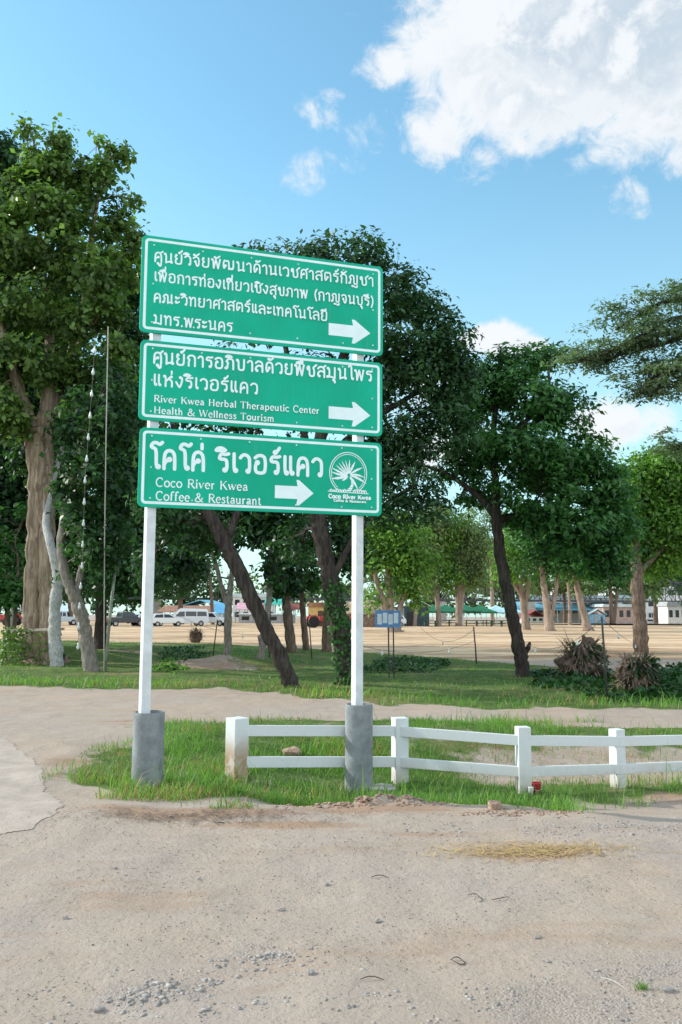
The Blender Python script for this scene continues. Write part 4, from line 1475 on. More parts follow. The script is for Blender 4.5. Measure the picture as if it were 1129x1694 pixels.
DB = D1 + 6
tree('broadleaf_tree', 'dark tree cut by the left edge of the picture behind the fluted trunk', DB, (-60, 1070),
     [[(-60, 1072, 20), (-60, 900, 16), (-50, 650, 12), (-30, 420, 6)]],
     [(-10, 262, 46, 46), (5, 330, 46, 50), (10, 430, 50, 60), (-60, 380, 80, 100), (-20, 560, 60, 80), (0, 700, 60, 60), (25, 640, 50, 50), (70, 660, 40, 50), (80, 590, 50, 50), (110, 680, 40, 50), (215, 560, 30, 50), (225, 480, 20, 40), (100, 520, 60, 50), (180, 470, 40, 50), (20, 720, 50, 40), (20, 790, 40, 50), (10, 860, 50, 50), (110, 760, 40, 60), (-30, 800, 60, 80)],
     'bark_dark', 'leaf_dark', dens=18, per=26, crad=.5, size=.17, twigs=3, gap=-1.4)
DC = D1 - .9
tree('whitewashed_tree', 'curved whitewashed trunk rising beside the thick fluted tree', DC, (96, 1096),
     [[(96, 1098, 11), (91, 1050, 10), (91, 1005, 9.5), (97, 965, 9), (95, 935, 8.5), (84, 900, 7), (74, 860, 6, .5), (90, 780, 5, .9), (120, 700, 4, 1.2)]],
     [(110, 700, 50, 50, 1.4), (160, 640, 50, 50, 1.8), (90, 780, 45, 45, 1.6), (60, 760, 40, 40, 2.0)], 'bark_white', 'leaf_dark', dens=15, per=24, crad=.45, size=.15, twigs=3)
DD = ground(154, 1110).y
tree('slender_tree', 'leaning pale trunk just left of the hanging rope', DD, (154, 1110),
     [[(154, 1112, 12.5), (143, 1060, 11.5), (134, 1015, 11), (122, 985, 9.5), (108, 955, 8), (98, 900, 7), (115, 800, 6, .4), (150, 700, 4, .8)],
      [(124, 992, 6), (136, 940, 4.5, .2), (142, 880, 3, .4)]],
     [(150, 800, 50, 50, .8), (200, 760, 45, 50, .8), (150, 880, 36, 40, .6), (205, 850, 40, 46, .6), (215, 700, 36, 46, .8), (130, 720, 46, 50, 1.2), (170, 640, 46, 50, 1.0), (112, 930, 18, 26, .8), (130, 880, 40, 50, -.6), (175, 900, 40, 50, -.5), (115, 800, 24, 60, -.5), (165, 800, 40, 60, -.6), (190, 690, 40, 50, -.6), (140, 700, 40, 50, -.6)],
     'bark_pale', 'leaf_dark', dens=15, per=24, crad=.36, size=.14, twigs=4, limb_r=.04)
DE = 31.0
tree('shade_tree', 'dark leafy tree filling the gap left of the left sign post', DE, (166, 1074),
     [[(166, 1076, 11), (168, 1000, 9), (172, 920, 8), (190, 820, 6), (230, 720, 4)], [(168, 960, 6), (215, 880, 4), (260, 800, 3)]],
     [(215, 930, 46, 44, -2), (245, 962, 38, 28, -2.5), (200, 970, 32, 24, -2), (265, 890, 60, 60), (330, 870, 55, 50, 1), (210, 840, 60, 60), (280, 780, 70, 60), (200, 730, 60, 60), (150, 900, 40, 50, 2),
      (300, 940, 46, 34, 1), (355, 790, 60, 60, 2), (110, 850, 50, 60, 3), (60, 880, 40, 60, 3), (240, 640, 50, 60, 2)],
     'bark_dark', 'leaf_dark', dens=12, per=26, crad=.58, size=.19, twigs=3)
tree('leafy_bush', 'sunlit leafy bush left of the thick fluted trunk', D1 + 3, (14, 1040),
     [[(14, 1060, 5), (12, 1000, 4), (10, 950, 3)], [(20, 1060, 4), (28, 990, 3), (30, 920, 2)]],
     [(15, 985, 34, 30), (18, 930, 30, 40, .5), (2, 880, 26, 40, .5), (36, 870, 16, 30, .8), (-30, 960, 40, 60)],
     'bark_brown', 'leaf_mid', dens=18, per=22, crad=.32, size=.15, twigs=4, limb_r=.03, cat='bush')

DF = ground(484, 1137).y
tree('leaning_tree', 'dark trunk leaning steeply left under the sign', DF, (484, 1137),
     [[(486, 1140, 14), (468, 1095, 12.2), (440, 1040, 12), (412, 980, 12), (388, 930, 12), (365, 885, 12), (335, 830, 10), (300, 750, 7, .3), (280, 680, 5, .5)],
      [(372, 900, 7), (400, 830, 5, .4), (420, 760, 4, .6)]],
     [(300, 880, 50, 36, .4), (345, 880, 44, 40, .8), (280, 830, 60, 40, 0), (300, 760, 66, 50, .5), (390, 770, 60, 50, .8), (330, 690, 70, 50, .8), (430, 700, 60, 50, 1), (250, 930, 26, 32, .6)],
     'bark_dark', 'leaf_dark', dens=24, per=24, crad=.32, size=.105, twigs=6, limb_r=.05, root=.3)
DG = ground(578, 1142).y
tree('rain_tree', 'tall dark rain tree with the widest crown rising behind the sign', DG + 1.2, (578, 1142),
     [[(577, 1143, 19), (572, 1100, 16), (562, 1040, 15), (549, 970, 14.5), (536, 910, 14), (526, 860, 13), (522, 800, 12), (530, 720, 11), (560, 620, 9, .4), (590, 520, 6, .6)],
      [(526, 830, 8), (500, 700, 6, .5), (470, 560, 4, .8), (450, 470, 3, .8)],
      [(540, 760, 8), (620, 690, 6, .3), (690, 650, 4, .3), (750, 610, 3, .3)],
      [(552, 660, 7), (630, 600, 5, .6), (700, 540, 3, .8)], [(548, 960, 6), (590, 880, 5), (640, 830, 3.5), (690, 800, 2.5)]],
     [(430, 425, 34, 22), (480, 435, 40, 28, .4), (545, 425, 56, 34), (600, 432, 50, 40, -.4), (655, 480, 55, 44), (690, 520, 56, 50, .4), (735, 560, 46, 55), (760, 620, 36, 46, .3), (650, 540, 50, 40, -.6, .7),
      (690, 600, 70, 54, 0, 1.0), (640, 620, 50, 56, .4, 1.0), (735, 625, 50, 60, .5), (700, 740, 70, 36, .5, .9), (650, 720, 50, 60, .6, .9), (745, 680, 40, 30, .2, .7), (690, 690, 66, 28, 0, .8), (760, 720, 40, 26, .3, .8), (720, 655, 50, 30, .6, .8), (560, 520, 80, 50, .4), (470, 520, 60, 50, .6), (600, 700, 60, 60, .8, .6),
      (680, 790, 56, 44, .2), (650, 845, 50, 30, 0), (700, 835, 40, 36, .4), (560, 840, 50, 30, 1.2), (610, 780, 46, 40, .6), (500, 640, 90, 60, .8), (420, 560, 50, 60, .8), (500, 900, 34, 40, 1.0)],
     'bark_dark', 'leaf_dark', dens=22, per=26, crad=.36, size=.11, aspect=.42, twigs=8, limb_r=.055, twig_r=.011, flat=.45, spread=.5, droop=.2, root=.3, gap=-1.1)
# ivy on the leaning trunk
pts, rad = px_path([(574, 1130, 16), (564, 1060, 15), (553, 1000, 15), (540, 930, 14)], DG + 1.2, Vector((0, 0, 0)))
Pc, Rc = curve_pts(pts, rad, 3)
ip = RNG.integers(0, len(Pc) * 3 // 4, 900)
th = RNG.uniform(-2.6, 1.2, 900)
P = np.array([Pc[i] for i in ip]) + np.stack([np.cos(th), np.sin(th), 0 * th], 1) * (np.array(Rc)[ip] * (1.02 + .25 * RNG.random(900)))[:, None] + RNG.normal(0, .05, (900, 3)) * [0, 0, 1]
V, T = leaf_quads(P, np.stack([np.cos(th), np.sin(th), .4 + 0 * th], 1), .085, .75)
tag(np_mesh('ivy', V, 4, np.arange(len(V)).reshape(-1, 4), 'leaf_mid', tone=T), 'ivy climbing the dark leaning trunk left of the right sign post', 'ivy')

for (lab, bx, by, trunks, blobs, bark, leaf) in (
    ('slim pale tree forking low, right of the left sign post', 376, 1091,
     [[(376, 1094, 6.5), (377, 1040, 6), (378, 1000, 6), (383, 960, 4), (385, 900, 3.5), (380, 830, 3)], [(378, 1004, 5), (366, 970, 4), (358, 935, 3.5), (340, 880, 3)]],
     [(340, 870, 40, 36), (390, 860, 40, 40), (370, 800, 50, 40)], 'bark_pale', 'leaf_dark'),
    ('slim pale tree half hidden by the steep leaning trunk', 430, 1099,
     [[(430, 1101, 7), (438, 1050, 5.5), (446, 990, 5), (449, 930, 5), (452, 880, 4), (450, 800, 3)], [(436, 1066, 7), (431, 1054, 5)], [(450, 905, 3), (480, 890, 2.2), (505, 880, 1.8)]],
     [(440, 880, 36, 30), (455, 945, 24, 22), (420, 850, 40, 30), (470, 830, 40, 40)], 'bark_pale', 'leaf_dark'),
    ('straight brown tree with leafy stem right of the steep leaning trunk', 484, 1079,
     [[(484, 1082, 9), (478, 1030, 7.5), (472, 985, 7), (468, 930, 5), (466, 860, 4)]],
     [(465, 960, 20, 28), (480, 910, 28, 40), (470, 860, 36, 30), (490, 965, 14, 22)], 'bark_brown', 'leaf_dark'),
    ('thin brown tree third from the right sign post', 508, 1076,
     [[(508, 1078, 6), (502, 1030, 5), (499, 985, 4.5), (496, 930, 4), (498, 850, 3)]],
     [(505, 935, 22, 36), (500, 880, 36, 30), (515, 960, 14, 16)], 'bark_brown', 'leaf_mid'),
    ('short grey trunk close behind the ivy covered one', 541, 1079,
     [[(541, 1082, 9), (542, 1030, 8), (546, 985, 7), (560, 930, 6), (580, 870, 5)]],
     [(570, 900, 30, 40), (590, 930, 20, 30), (560, 850, 40, 30)], 'bark_brown', 'leaf_dark')):
    d = ground(bx, by).y
    tree('slender_tree', lab, d, (bx, by), trunks, blobs, bark, leaf, dens=13, per=22, crad=.42, size=.17, twigs=4, limb_r=.04, group=None)

DT = ground(869, 1118).y
tree('spreading_tree', 'spreading green tree with a slim black forked trunk right of the sign', DT, (869, 1118),
     [[(869, 1120, 13), (862, 1085, 11), (852, 1035, 10.5), (840, 980, 10), (828, 920, 9.5), (822, 870, 9), (820, 845, 8.5)],
      [(821, 856, 7), (800, 828, 5.5), (772, 805, 4.5, .3), (735, 780, 3, .5), (700, 770, 2, .6)], [(821, 850, 7), (819, 780, 6), (815, 700, 5), (830, 630, 3, .3)],
      [(822, 862, 7), (850, 852, 5.5, .2), (890, 858, 5, .4), (925, 850, 4, .5), (960, 800, 3, .6)], [(818, 760, 5), (870, 700, 4, -.4), (910, 640, 3, -.6)],
      [(866, 1085, 4), (874, 1072, 4.5), (877, 1064, 2.5)]],
     [(850, 605, 46, 30), (900, 592, 30, 22, .3), (805, 640, 46, 44, .2), (870, 660, 70, 46, -.3), (930, 680, 46, 40), (800, 720, 62, 40, .4), (870, 740, 80, 46, -.6), (945, 750, 62, 42, -.2), (975, 800, 52, 44),
      (900, 810, 80, 40, -.7), (820, 800, 50, 36, .6), (1000, 860, 44, 40, .2), (940, 870, 70, 34, -.5), (870, 860, 46, 22, .4), (1020, 915, 34, 34, .4), (770, 770, 40, 30, .6), (760, 830, 24, 18, .4), (720, 790, 20, 18, .8), (975, 920, 40, 34, .4), (925, 585, 14, 12), (1030, 870, 40, 40, .8), (1045, 925, 26, 26, .8), (935, 905, 40, 26, .2), (1000, 930, 36, 24, .6), (1000, 800, 40, 40, .3), (790, 690, 40, 36, .5), (900, 770, 60, 50, .6), (830, 820, 40, 24, .8)],
     'bark_dark', 'leaf_mid', dens=24, per=26, crad=.36, size=.125, aspect=.45, twigs=6, limb_r=.05, flat=.5, spread=.5, droop=.4, root=.25, gap=-.9)
DO = ground(1062, 1084).y
tree('leafy_tree', 'bright yellow green tree behind the right hand root stump', DO, (1062, 1084),
     [[(1063, 1088, 12), (1061, 1040, 11), (1057, 990, 10.5), (1054, 945, 9.5), (1050, 900, 8), (1060, 830, 5)], [(1055, 950, 6), (1085, 920, 4), (1115, 890, 3)]],
     [(1085, 790, 46, 36), (1130, 795, 46, 36), (1110, 850, 50, 40), (1075, 890, 36, 30, .5), (1120, 915, 40, 26, 1), (1060, 850, 36, 34, 1), (1045, 905, 26, 26, .5), (1045, 805, 34, 36), (1035, 860, 30, 34), (1100, 765, 50, 24), (1120, 870, 50, 40), (1090, 935, 34, 20, .6), (1170, 860, 60, 70)],
     'bark_brown', 'leaf_bright', dens=15, per=34, crad=.5, size=.15, twigs=4, root=.3, gap=-1.2)

# feathery branches reaching in from a tree that stands right of the picture
DN = 12.0
base = gat(1420, DN)
nt = thing('feathery_tree', 'feathery fine leaved branches reaching in at the right edge against the sky', 'tree', base)
tb = MB()
P, Q = curve_pts([Vector((0, 0, -.1)), at(1415, 900, DN) - base, at(1380, 620, DN) - base, at(1300, 520, DN) - base], [.24, .2, .16, .1])
tb.tube(P, Q, 10)
fr_v, fr_t = [], []
tw = random.Random(4)
BR = [[(1370, 610), (1250, 540), (1120, 515), (1040, 570), (955, 600)], [(1250, 540), (1160, 480), (1090, 500), (1020, 545)], [(1300, 560), (1180, 590), (1110, 610), (1075, 660)],
      [(1180, 590), (1140, 600), (1120, 640)], [(1360, 650), (1240, 700), (1150, 735), (1115, 745)], [(1240, 560), (1160, 540), (1100, 570), (1010, 590)], [(1300, 540), (1200, 480), (1140, 490)],
      [(1120, 545), (1070, 560), (1000, 600)], [(1130, 600), (1085, 620), (1060, 650)]]
for bi, br in enumerate(BR):
    dd = tw.uniform(-.6, .6)
    pts = [at(x, y, DN + dd * (i / len(br))) - base for i, (x, y) in enumerate(br)]
    P, Q = curve_pts(pts, [.045 * (1 - i / len(br)) + .008 for i in range(len(br))], 2)
    tb.tube(P, Q, 5)
    for i in range(15 * len(br)):
        q = tw.random() ** .8
        p = P[int(q * (len(P) - 1))]
        if p.x + base.x > 6.2:
            continue
        e = p + Vector((tw.gauss(-.05, .24), tw.gauss(0, .26), tw.gauss(.03, .075)))
        tb.tube([p, p.lerp(e, .5) + Vector((0, 0, .03)), e], [.007, .005, .003], 3, cap=False)
        fr_v.append(tuple(e))
tb.build('trunk', 'bark_dark', nt, smooth=True, fix=False)
C = np.array(fr_v)
V, T = clump_leaves(C, np.tile([0, 0, 1.0], (len(C), 1)), 46, .20, .062, .34, .30, .55, .25)
np_mesh('crown', V, 4, np.arange(len(V)).reshape(-1, 4), 'leaf_frond', nt, tone=T)

# trees standing along the far side of the clearing
def far_tree(label, bx, by, trunks, blobs, leaf='leaf_bright', bark='bark_far', dens=1.1, size=.33, crad=1.3, per=48, dd=0, name='clearing_tree'):
    d = gflat(bx, by).y + dd
    trunks = [[(q[0], q[1], q[2] * .78, *q[3:]) for q in tr] for tr in trunks]
    return tree(name, label, d, (bx, by), trunks, blobs, bark, leaf, dens=dens, per=per, crad=crad, size=size, twigs=3, limb_r=.16, twig_r=.04,
                group='trees along the far side of the clearing', root=.6, spread=.6, droop=.7, hollow=.3)


far_tree('many stemmed tree behind the blue banner', 650, 1046,
         [[(652, 1048, 14), (640, 1005, 7), (622, 960, 5), (612, 900, 3)], [(652, 1044, 11), (645, 990, 7), (640, 930, 5), (650, 860, 3)], [(655, 1044, 10), (662, 1000, 6), (682, 960, 4), (700, 900, 3)]],
         [(630, 930, 36, 40), (660, 900, 46, 46), (690, 930, 36, 40), (640, 870, 40, 30), (620, 985, 12, 16), (690, 985, 20, 20), (600, 900, 26, 46), (668, 960, 30, 30)])
far_tree('slim tree beside the dark shed behind the clearing', 686, 1036, [[(686, 1038, 5), (690, 1000, 4), (700, 950, 3), (705, 890, 2)]],
         [(708, 950, 26, 36), (700, 890, 34, 40), (720, 860, 36, 30)], 'leaf_far')
far_tree('brown trunked tree left of the green tents', 727, 1036, [[(727, 1038, 6), (724, 1000, 5), (722, 960, 4.5), (724, 900, 3)]],
         [(722, 930, 30, 40), (735, 880, 36, 36), (745, 950, 20, 26)], 'leaf_bright')
far_tree('many stemmed brown tree among the green tents', 760, 1036,
         [[(760, 1038, 7), (759, 990, 6), (755, 940, 4), (745, 880, 3)], [(761, 1030, 5), (768, 960, 3.5), (780, 900, 3)], [(762, 1010, 4), (764, 940, 3), (762, 880, 2)]],
         [(760, 920, 36, 40), (785, 900, 30, 40), (750, 870, 40, 30), (790, 950, 20, 30)], 'leaf_far')
far_tree('pale forked tree behind the slim black trunk', 871, 1042,
         [[(872, 1044, 9), (868, 1010, 7), (864, 980, 5.5), (853, 930, 4), (850, 880, 3)], [(868, 1005, 5), (876, 960, 4.5), (880, 910, 3)], [(866, 990, 4), (846, 958, 3), (838, 920, 2)]],
         [(885, 900, 40, 36), (850, 900, 34, 40), (870, 860, 40, 30), (905, 930, 26, 30), (838, 950, 22, 30)], 'leaf_bright')
far_tree('pale tree with two stout stems right of the forked one', 909, 1044,
         [[(911, 1046, 12), (907, 1010, 8), (902, 975, 7), (895, 930, 5)], [(913, 1020, 5), (920, 975, 4), (926, 930, 3)]],
         [(900, 930, 40, 30), (930, 915, 34, 34), (890, 880, 40, 34), (955, 930, 26, 26)], 'leaf_mid')
far_tree('pale leaning tree beside the small blue hut', 970, 1044,
         [[(974, 1046, 11), (966, 1015, 7.5), (957, 980, 6.5), (950, 945, 5), (945, 900, 3)]],
         [(950, 920, 36, 26), (975, 930, 34, 24), (935, 890, 36, 30)], 'leaf_mid')
far_tree('twin stemmed tree right of the small blue hut', 1014, 1034,
         [[(1014, 1036, 6), (1012, 1000, 4.5), (1008, 960, 3.5), (1000, 920, 2.5)], [(1015, 1030, 4.5), (1020, 990, 3.5), (1026, 950, 2.5)]],
         [(1005, 955, 24, 24), (1020, 930, 30, 30), (990, 920, 30, 26)], 'leaf_mid', 'bark_brown')
far_tree('slim pale trunk left of the bright tree at the right', 944, 1034, [[(944, 1036, 4), (943, 1000, 3), (940, 960, 2.5)]], [(945, 940, 24, 22), (935, 920, 24, 26)], 'leaf_bright')
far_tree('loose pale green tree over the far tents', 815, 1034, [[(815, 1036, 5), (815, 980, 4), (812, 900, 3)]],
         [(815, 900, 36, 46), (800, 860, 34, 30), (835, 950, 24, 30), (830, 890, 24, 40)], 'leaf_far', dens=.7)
far_tree('tree shading the parked cars', 300, 1033, [[(300, 1035, 6), (298, 990, 5), (300, 930, 4), (310, 880, 3)], [(352, 1035, 4), (350, 980, 3), (345, 930, 2)]],
         [(240, 950, 40, 30), (300, 960, 44, 26), (330, 930, 40, 30), (280, 900, 46, 40), (215, 930, 36, 36)], 'leaf_dark', 'bark_brown')
far_tree('tree over the silver pickup truck', 110, 1034, [[(118, 1036, 5), (115, 990, 4), (112, 930, 3)]],
         [(110, 960, 40, 30), (70, 940, 44, 40), (150, 960, 36, 26), (20, 950, 40, 40), (120, 920, 50, 36)], 'leaf_dark', 'bark_brown')

far_tree('bushy tree hiding the tall hotel at the right', 1085, 1030, [[(1085, 1032, 5), (1085, 990, 4), (1080, 940, 3)]],
         [(1070, 960, 30, 24), (1100, 945, 34, 30), (1125, 960, 26, 24), (1080, 925, 30, 20), (1040, 975, 14, 16)], 'leaf_mid', 'bark_brown')
far_tree('bushy tree behind the stout twin stems', 935, 1031, [[(935, 1033, 4), (935, 990, 3), (930, 950, 2)]],
         [(925, 965, 30, 20), (955, 972, 22, 16), (985, 968, 24, 18), (890, 968, 22, 16)], 'leaf_far', 'bark_brown')


def wood(name, label, D, spans, leaf, size, dens, crad, per=30):
    B = []
    for (x0, x1, y0, y1) in spans:
        n = max(2, int((x1 - x0) / 22))
        for i in range(n):
            x = x0 + (x1 - x0) * (i + .5) / n + RNG.uniform(-6, 6)
            top = y0 + RNG.uniform(-6, 12)
            for q in range(max(1, int((y1 - top) / 24))):
                B.append((x + RNG.uniform(-6, 6), top + 14 + q * 24, 19, 17, RNG.uniform(0, D * .08)))
    Bb = px_blobs(B, D, Vector((0, 0, 0)), .8)
    C, N = blob_clusters(Bb, dens, .35, crad_ref=crad)
    V, T = clump_leaves(C, N, per, crad, size, .6)
    o = np_mesh(name, V, 4, np.arange(len(V)).reshape(-1, 4), leaf, tone=T)
    return tag(o, label, 'woodland', kind='stuff')


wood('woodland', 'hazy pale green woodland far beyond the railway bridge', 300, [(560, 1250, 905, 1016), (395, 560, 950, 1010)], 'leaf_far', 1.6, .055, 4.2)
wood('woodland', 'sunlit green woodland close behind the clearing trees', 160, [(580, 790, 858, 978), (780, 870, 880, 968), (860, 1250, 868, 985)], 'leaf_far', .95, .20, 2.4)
wood('woodland', 'dark green trees standing beyond the parked cars and market stalls', 190, [(-120, 372, 915, 1010)], 'leaf_dark', 1.0, .14, 2.6)

# unseen trees added left of the picture to throw shade on the clearing
for i, (x, y, hh, lab) in enumerate(((-20, 36, 18, 'unseen tall tree added for its shade beyond the left edge, nearest the verge'), (-22, 41, 18, 'unseen tall tree added for its shade beyond the left edge, second from the verge'), (-24, 46, 22, 'unseen tall tree added for its shade beyond the left edge, farthest back'))):
    base = Vector((x, y, gz(x, y)))
    t = thing('shade_tree', lab, 'tree', base, 0)
    b = MB()
    P, Q = curve_pts([(0, 0, -.1), (.3, .1, hh * .3), (-.1, .2, hh * .7)], [.4, .3, .15])
    b.tube(P, Q, 10)
    b.build('trunk', 'bark_brown', t, smooth=True)
    B = [((random.Random(i * 9 + q).uniform(-3, 3), random.Random(i * 7 + q).uniform(-2.5, 2.5), hh * random.Random(i * 5 + q).uniform(.42, .95)), (2.1, 2.1, 1.5), 1.0) for q in range(9 + 3 * i)]
    C, N = blob_clusters(B, 1.6, crad_ref=.8)
    V, T = clump_leaves(C, N, 26, .8, .28)
    np_mesh('crown', V, 4, np.arange(len(V)).reshape(-1, 4), 'leaf_dark', t, tone=T)

# ------------------------------------------------------------------ vehicles
def paint(name, col, rough=.28, metal=0.0):
    m, t = base_mat(name)
    p = t.n('ShaderNodeBsdfPrincipled', Base__Color=(*col, 1), Roughness=rough, Metallic=metal)
    p.inputs['Coat Weight'].default_value = .5
    p.inputs['Coat Roughness'].default_value = .1
    n = t.noise(t.n('ShaderNodeTexCoord').outputs['Object'], 2.2, 4.0, .6)
    t.set(p.inputs['Roughness'], t.ramp(n, .3, .7, rough * .8, rough * 1.5))
    t.n('ShaderNodeOutputMaterial', Surface=p)


paint('paint_white', (.74, .75, .76))
paint('paint_silver', (.52, .56, .60), .3, .3)
paint('paint_dark', (.030, .028, .034))
paint('paint_red', (.50, .045, .04), .4)
paint('car_glass', (.018, .022, .026), .08)
mat('tyre', (.02, .02, .02), .85, .2, 20)
mat('rim_metal', (.45, .46, .47), .35, .1, 10, metal=.6)
mat('lamp_red', (.45, .03, .03), .3, .1)
mat('lamp_clear', (.75, .76, .74), .2, .05)

CAR = {  # lower body profile (x, z), cabin profile, wheel x, length-wise
    'pickup': dict(body=[(-2.6, .45), (-2.62, .95), (-2.55, 1.08), (-.45, 1.10), (1.25, 1.10), (2.35, .98), (2.6, .80), (2.62, .45)],
                   cab=[(-.75, 1.09), (-.62, 1.70), (-.45, 1.76), (.55, 1.76), (.72, 1.70), (1.38, 1.09)], wx=(-1.55, 1.62), wr=.38, W=1.80,
                   win=[[(-.55, 1.16), (-.47, 1.62), (-.12, 1.66), (-.12, 1.16)], [(-.02, 1.16), (-.02, 1.66), (.52, 1.66), (.66, 1.60), (1.10, 1.16)]]),
    'van': dict(body=[(-2.6, .35), (-2.62, 1.15), (2.0, 1.15), (2.45, .98), (2.58, .75), (2.58, .35)],
                cab=[(-2.60, 1.14), (-2.50, 1.95), (-2.35, 2.16), (.9, 2.24), (1.15, 2.15), (2.08, 1.14)], wx=(-1.65, 1.55), wr=.35, W=1.88,
                win=[[(-2.38, 1.25), (-2.30, 1.82), (-1.15, 1.84), (-1.15, 1.25)], [(-1.05, 1.25), (-1.05, 1.84), (.30, 1.84), (.30, 1.25)], [(.42, 1.20), (.42, 1.84), (1.05, 1.82), (1.60, 1.22)]]),
    'hatchback': dict(body=[(-1.95, .38), (-2.0, .75), (-1.92, 1.0), (.9, 1.0), (1.75, .86), (1.95, .70), (1.96, .38)],
                      cab=[(-1.90, .99), (-1.62, 1.42), (-1.35, 1.52), (.1, 1.52), (.32, 1.46), (1.05, .99)], wx=(-1.2, 1.25), wr=.31, W=1.70,
                      win=[[(-1.62, 1.05), (-1.42, 1.38), (-.55, 1.44), (-.55, 1.05)], [(-.45, 1.05), (-.45, 1.44), (.08, 1.43), (.24, 1.38), (.78, 1.05)]]),
}


def vehicle(kind, name, label, cat, x, y, rz, color, group, D=None):
    k = CAR[kind]
    p = gflat(x, y) if D is None else gat(x, D)
    p.z = gz(p.x, p.y)
    t = thing(name, label, cat, p, rz, group)
    W = k['W']
    b = MB()
    b.prism(k['body'], -W / 2, W / 2, lambda u, v, s: Vector((u, s * (1 - .04 * max(0, v - .6)), v)))
    b.build('body', color, t, bevel=.05)
    b = MB()
    zt = k['cab'][2][1]
    zb = k['cab'][0][1]
    tum = lambda v: W / 2 * (.965 - .15 * (v - zb) / (zt - zb))
    b.prism(k['cab'], -1, 1, lambda u, v, s: Vector((u, s * tum(v), v)))
    b.build('cabin', color, t, bevel=.04)
    for s in (-1, 1):
        for w_ in k['win']:
            b = MB()
            b.prism(w_, .004, .016, lambda u, v, e: Vector((u, s * (tum(v) + e), v)))
            b.build('window', 'car_glass', t)
    # windscreen and rear window
    for (i, j, nm) in ((-1, -2, 'windscreen'), (0, 1, 'rear_window')):
        a, c = Vector((k['cab'][i][0], 0, k['cab'][i][1])), Vector((k['cab'][j][0], 0, k['cab'][j][1]))
        nrm = Vector((c.z - a.z, 0, a.x - c.x)).normalized()
        if (nrm.x > 0) != (i == -1):
            nrm = -nrm
        b = MB()
        q = []
        for f, e in ((.12, .9), (.88, .9)):
            m = a.lerp(c, f)
            hw = tum(m.z) * e
            q += [(m + nrm * .008, hw)]
        vs = [Vector((q[0][0].x, -q[0][1], q[0][0].z)), Vector((q[0][0].x, q[0][1], q[0][0].z)), Vector((q[1][0].x, q[1][1], q[1][0].z)), Vector((q[1][0].x, -q[1][1], q[1][0].z))]
        b.add(vs + [v + nrm * .008 for v in vs], [(0, 1, 2, 3), (7, 6, 5, 4), (0, 4, 5, 1), (1, 5, 6, 2), (2, 6, 7, 3), (3, 7, 4, 0)])
        b.build(nm, 'car_glass', t)
    for xx in k['wx']:
        for s in (-1, 1):
            r = k['wr']
            b = MB()
            b.lathe([(r * .62, -.1), (r * .92, -.1), (r, -.06), (r, .06), (r * .92, .1), (r * .62, .1)], 18, (xx, s * (W / 2 - .085), r), 'Y')
            wl = b.build('wheel', 'tyre', t)
            b = MB()
            b.lathe([(r * .62, .02), (r * .55, .05), (.06, .035), (0.02, .05)], 14, (0, 0, 0), 'Y')
            for q, v in enumerate(b.v):
                b.v[q] = (v[0] + xx, s * (v[1] + W / 2 - .02), v[2] + r)
            b.build('rim', 'rim_metal', wl)
    zl = k['body'][-3][1] if kind != 'van' else .85
    for s in (-1, 1):
        b = MB()
        b.box((k['body'][-2][0] - .06, s * W * .37, zl + .02), (.16, .34, .15))
        b.build('headlight', 'lamp_clear', t, bevel=.02)
        b = MB()
        b.box((k['body'][1][0] + .05, s * W * .44, k['body'][2][1] - .16 if kind != 'van' else 1.0), (.14, .16, .28))
        b.build('taillight', 'lamp_red', t, bevel=.02)
    b = MB()
    b.box((k['body'][-1][0] - .06, 0, .48), (.2, W * .94, .2))
    b.build('bumper', 'paint_dark' if kind == 'van' else color, t, bevel=.04)
    b = MB()
    b.box((k['body'][0][0] + .06, 0, .5), (.2, W * .94, .16))
    b.build('bumper', 'paint_dark' if kind == 'van' else color, t, bevel=.04)
    return t


CG = 'vehicles parked under the trees at the left'
vehicle('pickup', 'pickup_truck', 'silver pickup truck parked left of the leaning pale trunk', 'pickup truck', 104, 1034.0, R(186), 'paint_silver', CG)
vehicle('pickup', 'pickup_truck', 'dark red and black pickup truck parked behind the hanging rope', 'pickup truck', 206, 1036.2, R(40), 'paint_dark', CG)
vehicle('hatchback', 'parked_car', 'white hatchback car seen from behind beside the left sign post', 'car', 246, 1035.6, R(38), 'paint_white', CG)
vehicle('hatchback', 'parked_car', 'white car half hidden by a pale trunk just right of the left sign post', 'car', 276, 1036.5, R(20), 'paint_white', CG)
vehicle('van', 'passenger_van', 'white passenger van with a raised roof', 'van', 311, 1035.5, R(190), 'paint_white', CG)
vehicle('pickup', 'pickup_truck', 'white pickup truck parked in front of the blue awning', 'pickup truck', 347, 1035.3, R(-8), 'paint_white', CG)
vehicle('hatchback', 'parked_car', 'white car parked in the row behind the white hatchback', 'car', 226, 1031.5, R(190), 'paint_white', CG)
vehicle('hatchback', 'parked_car', 'pale car parked behind the white passenger van', 'car', 286, 1031.3, R(10), 'paint_silver', CG)
vehicle('hatchback', 'parked_car', 'white car parked between the blue banner and the dark shed', 'car', 647, 1036.0, R(195), 'paint_white', None)

# red machine at the far left edge, under an awning
mat('machine_red', (.42, .04, .03), .5, .2, 5)
mat('dark_metal', (.035, .035, .04), .6, .2, 10)


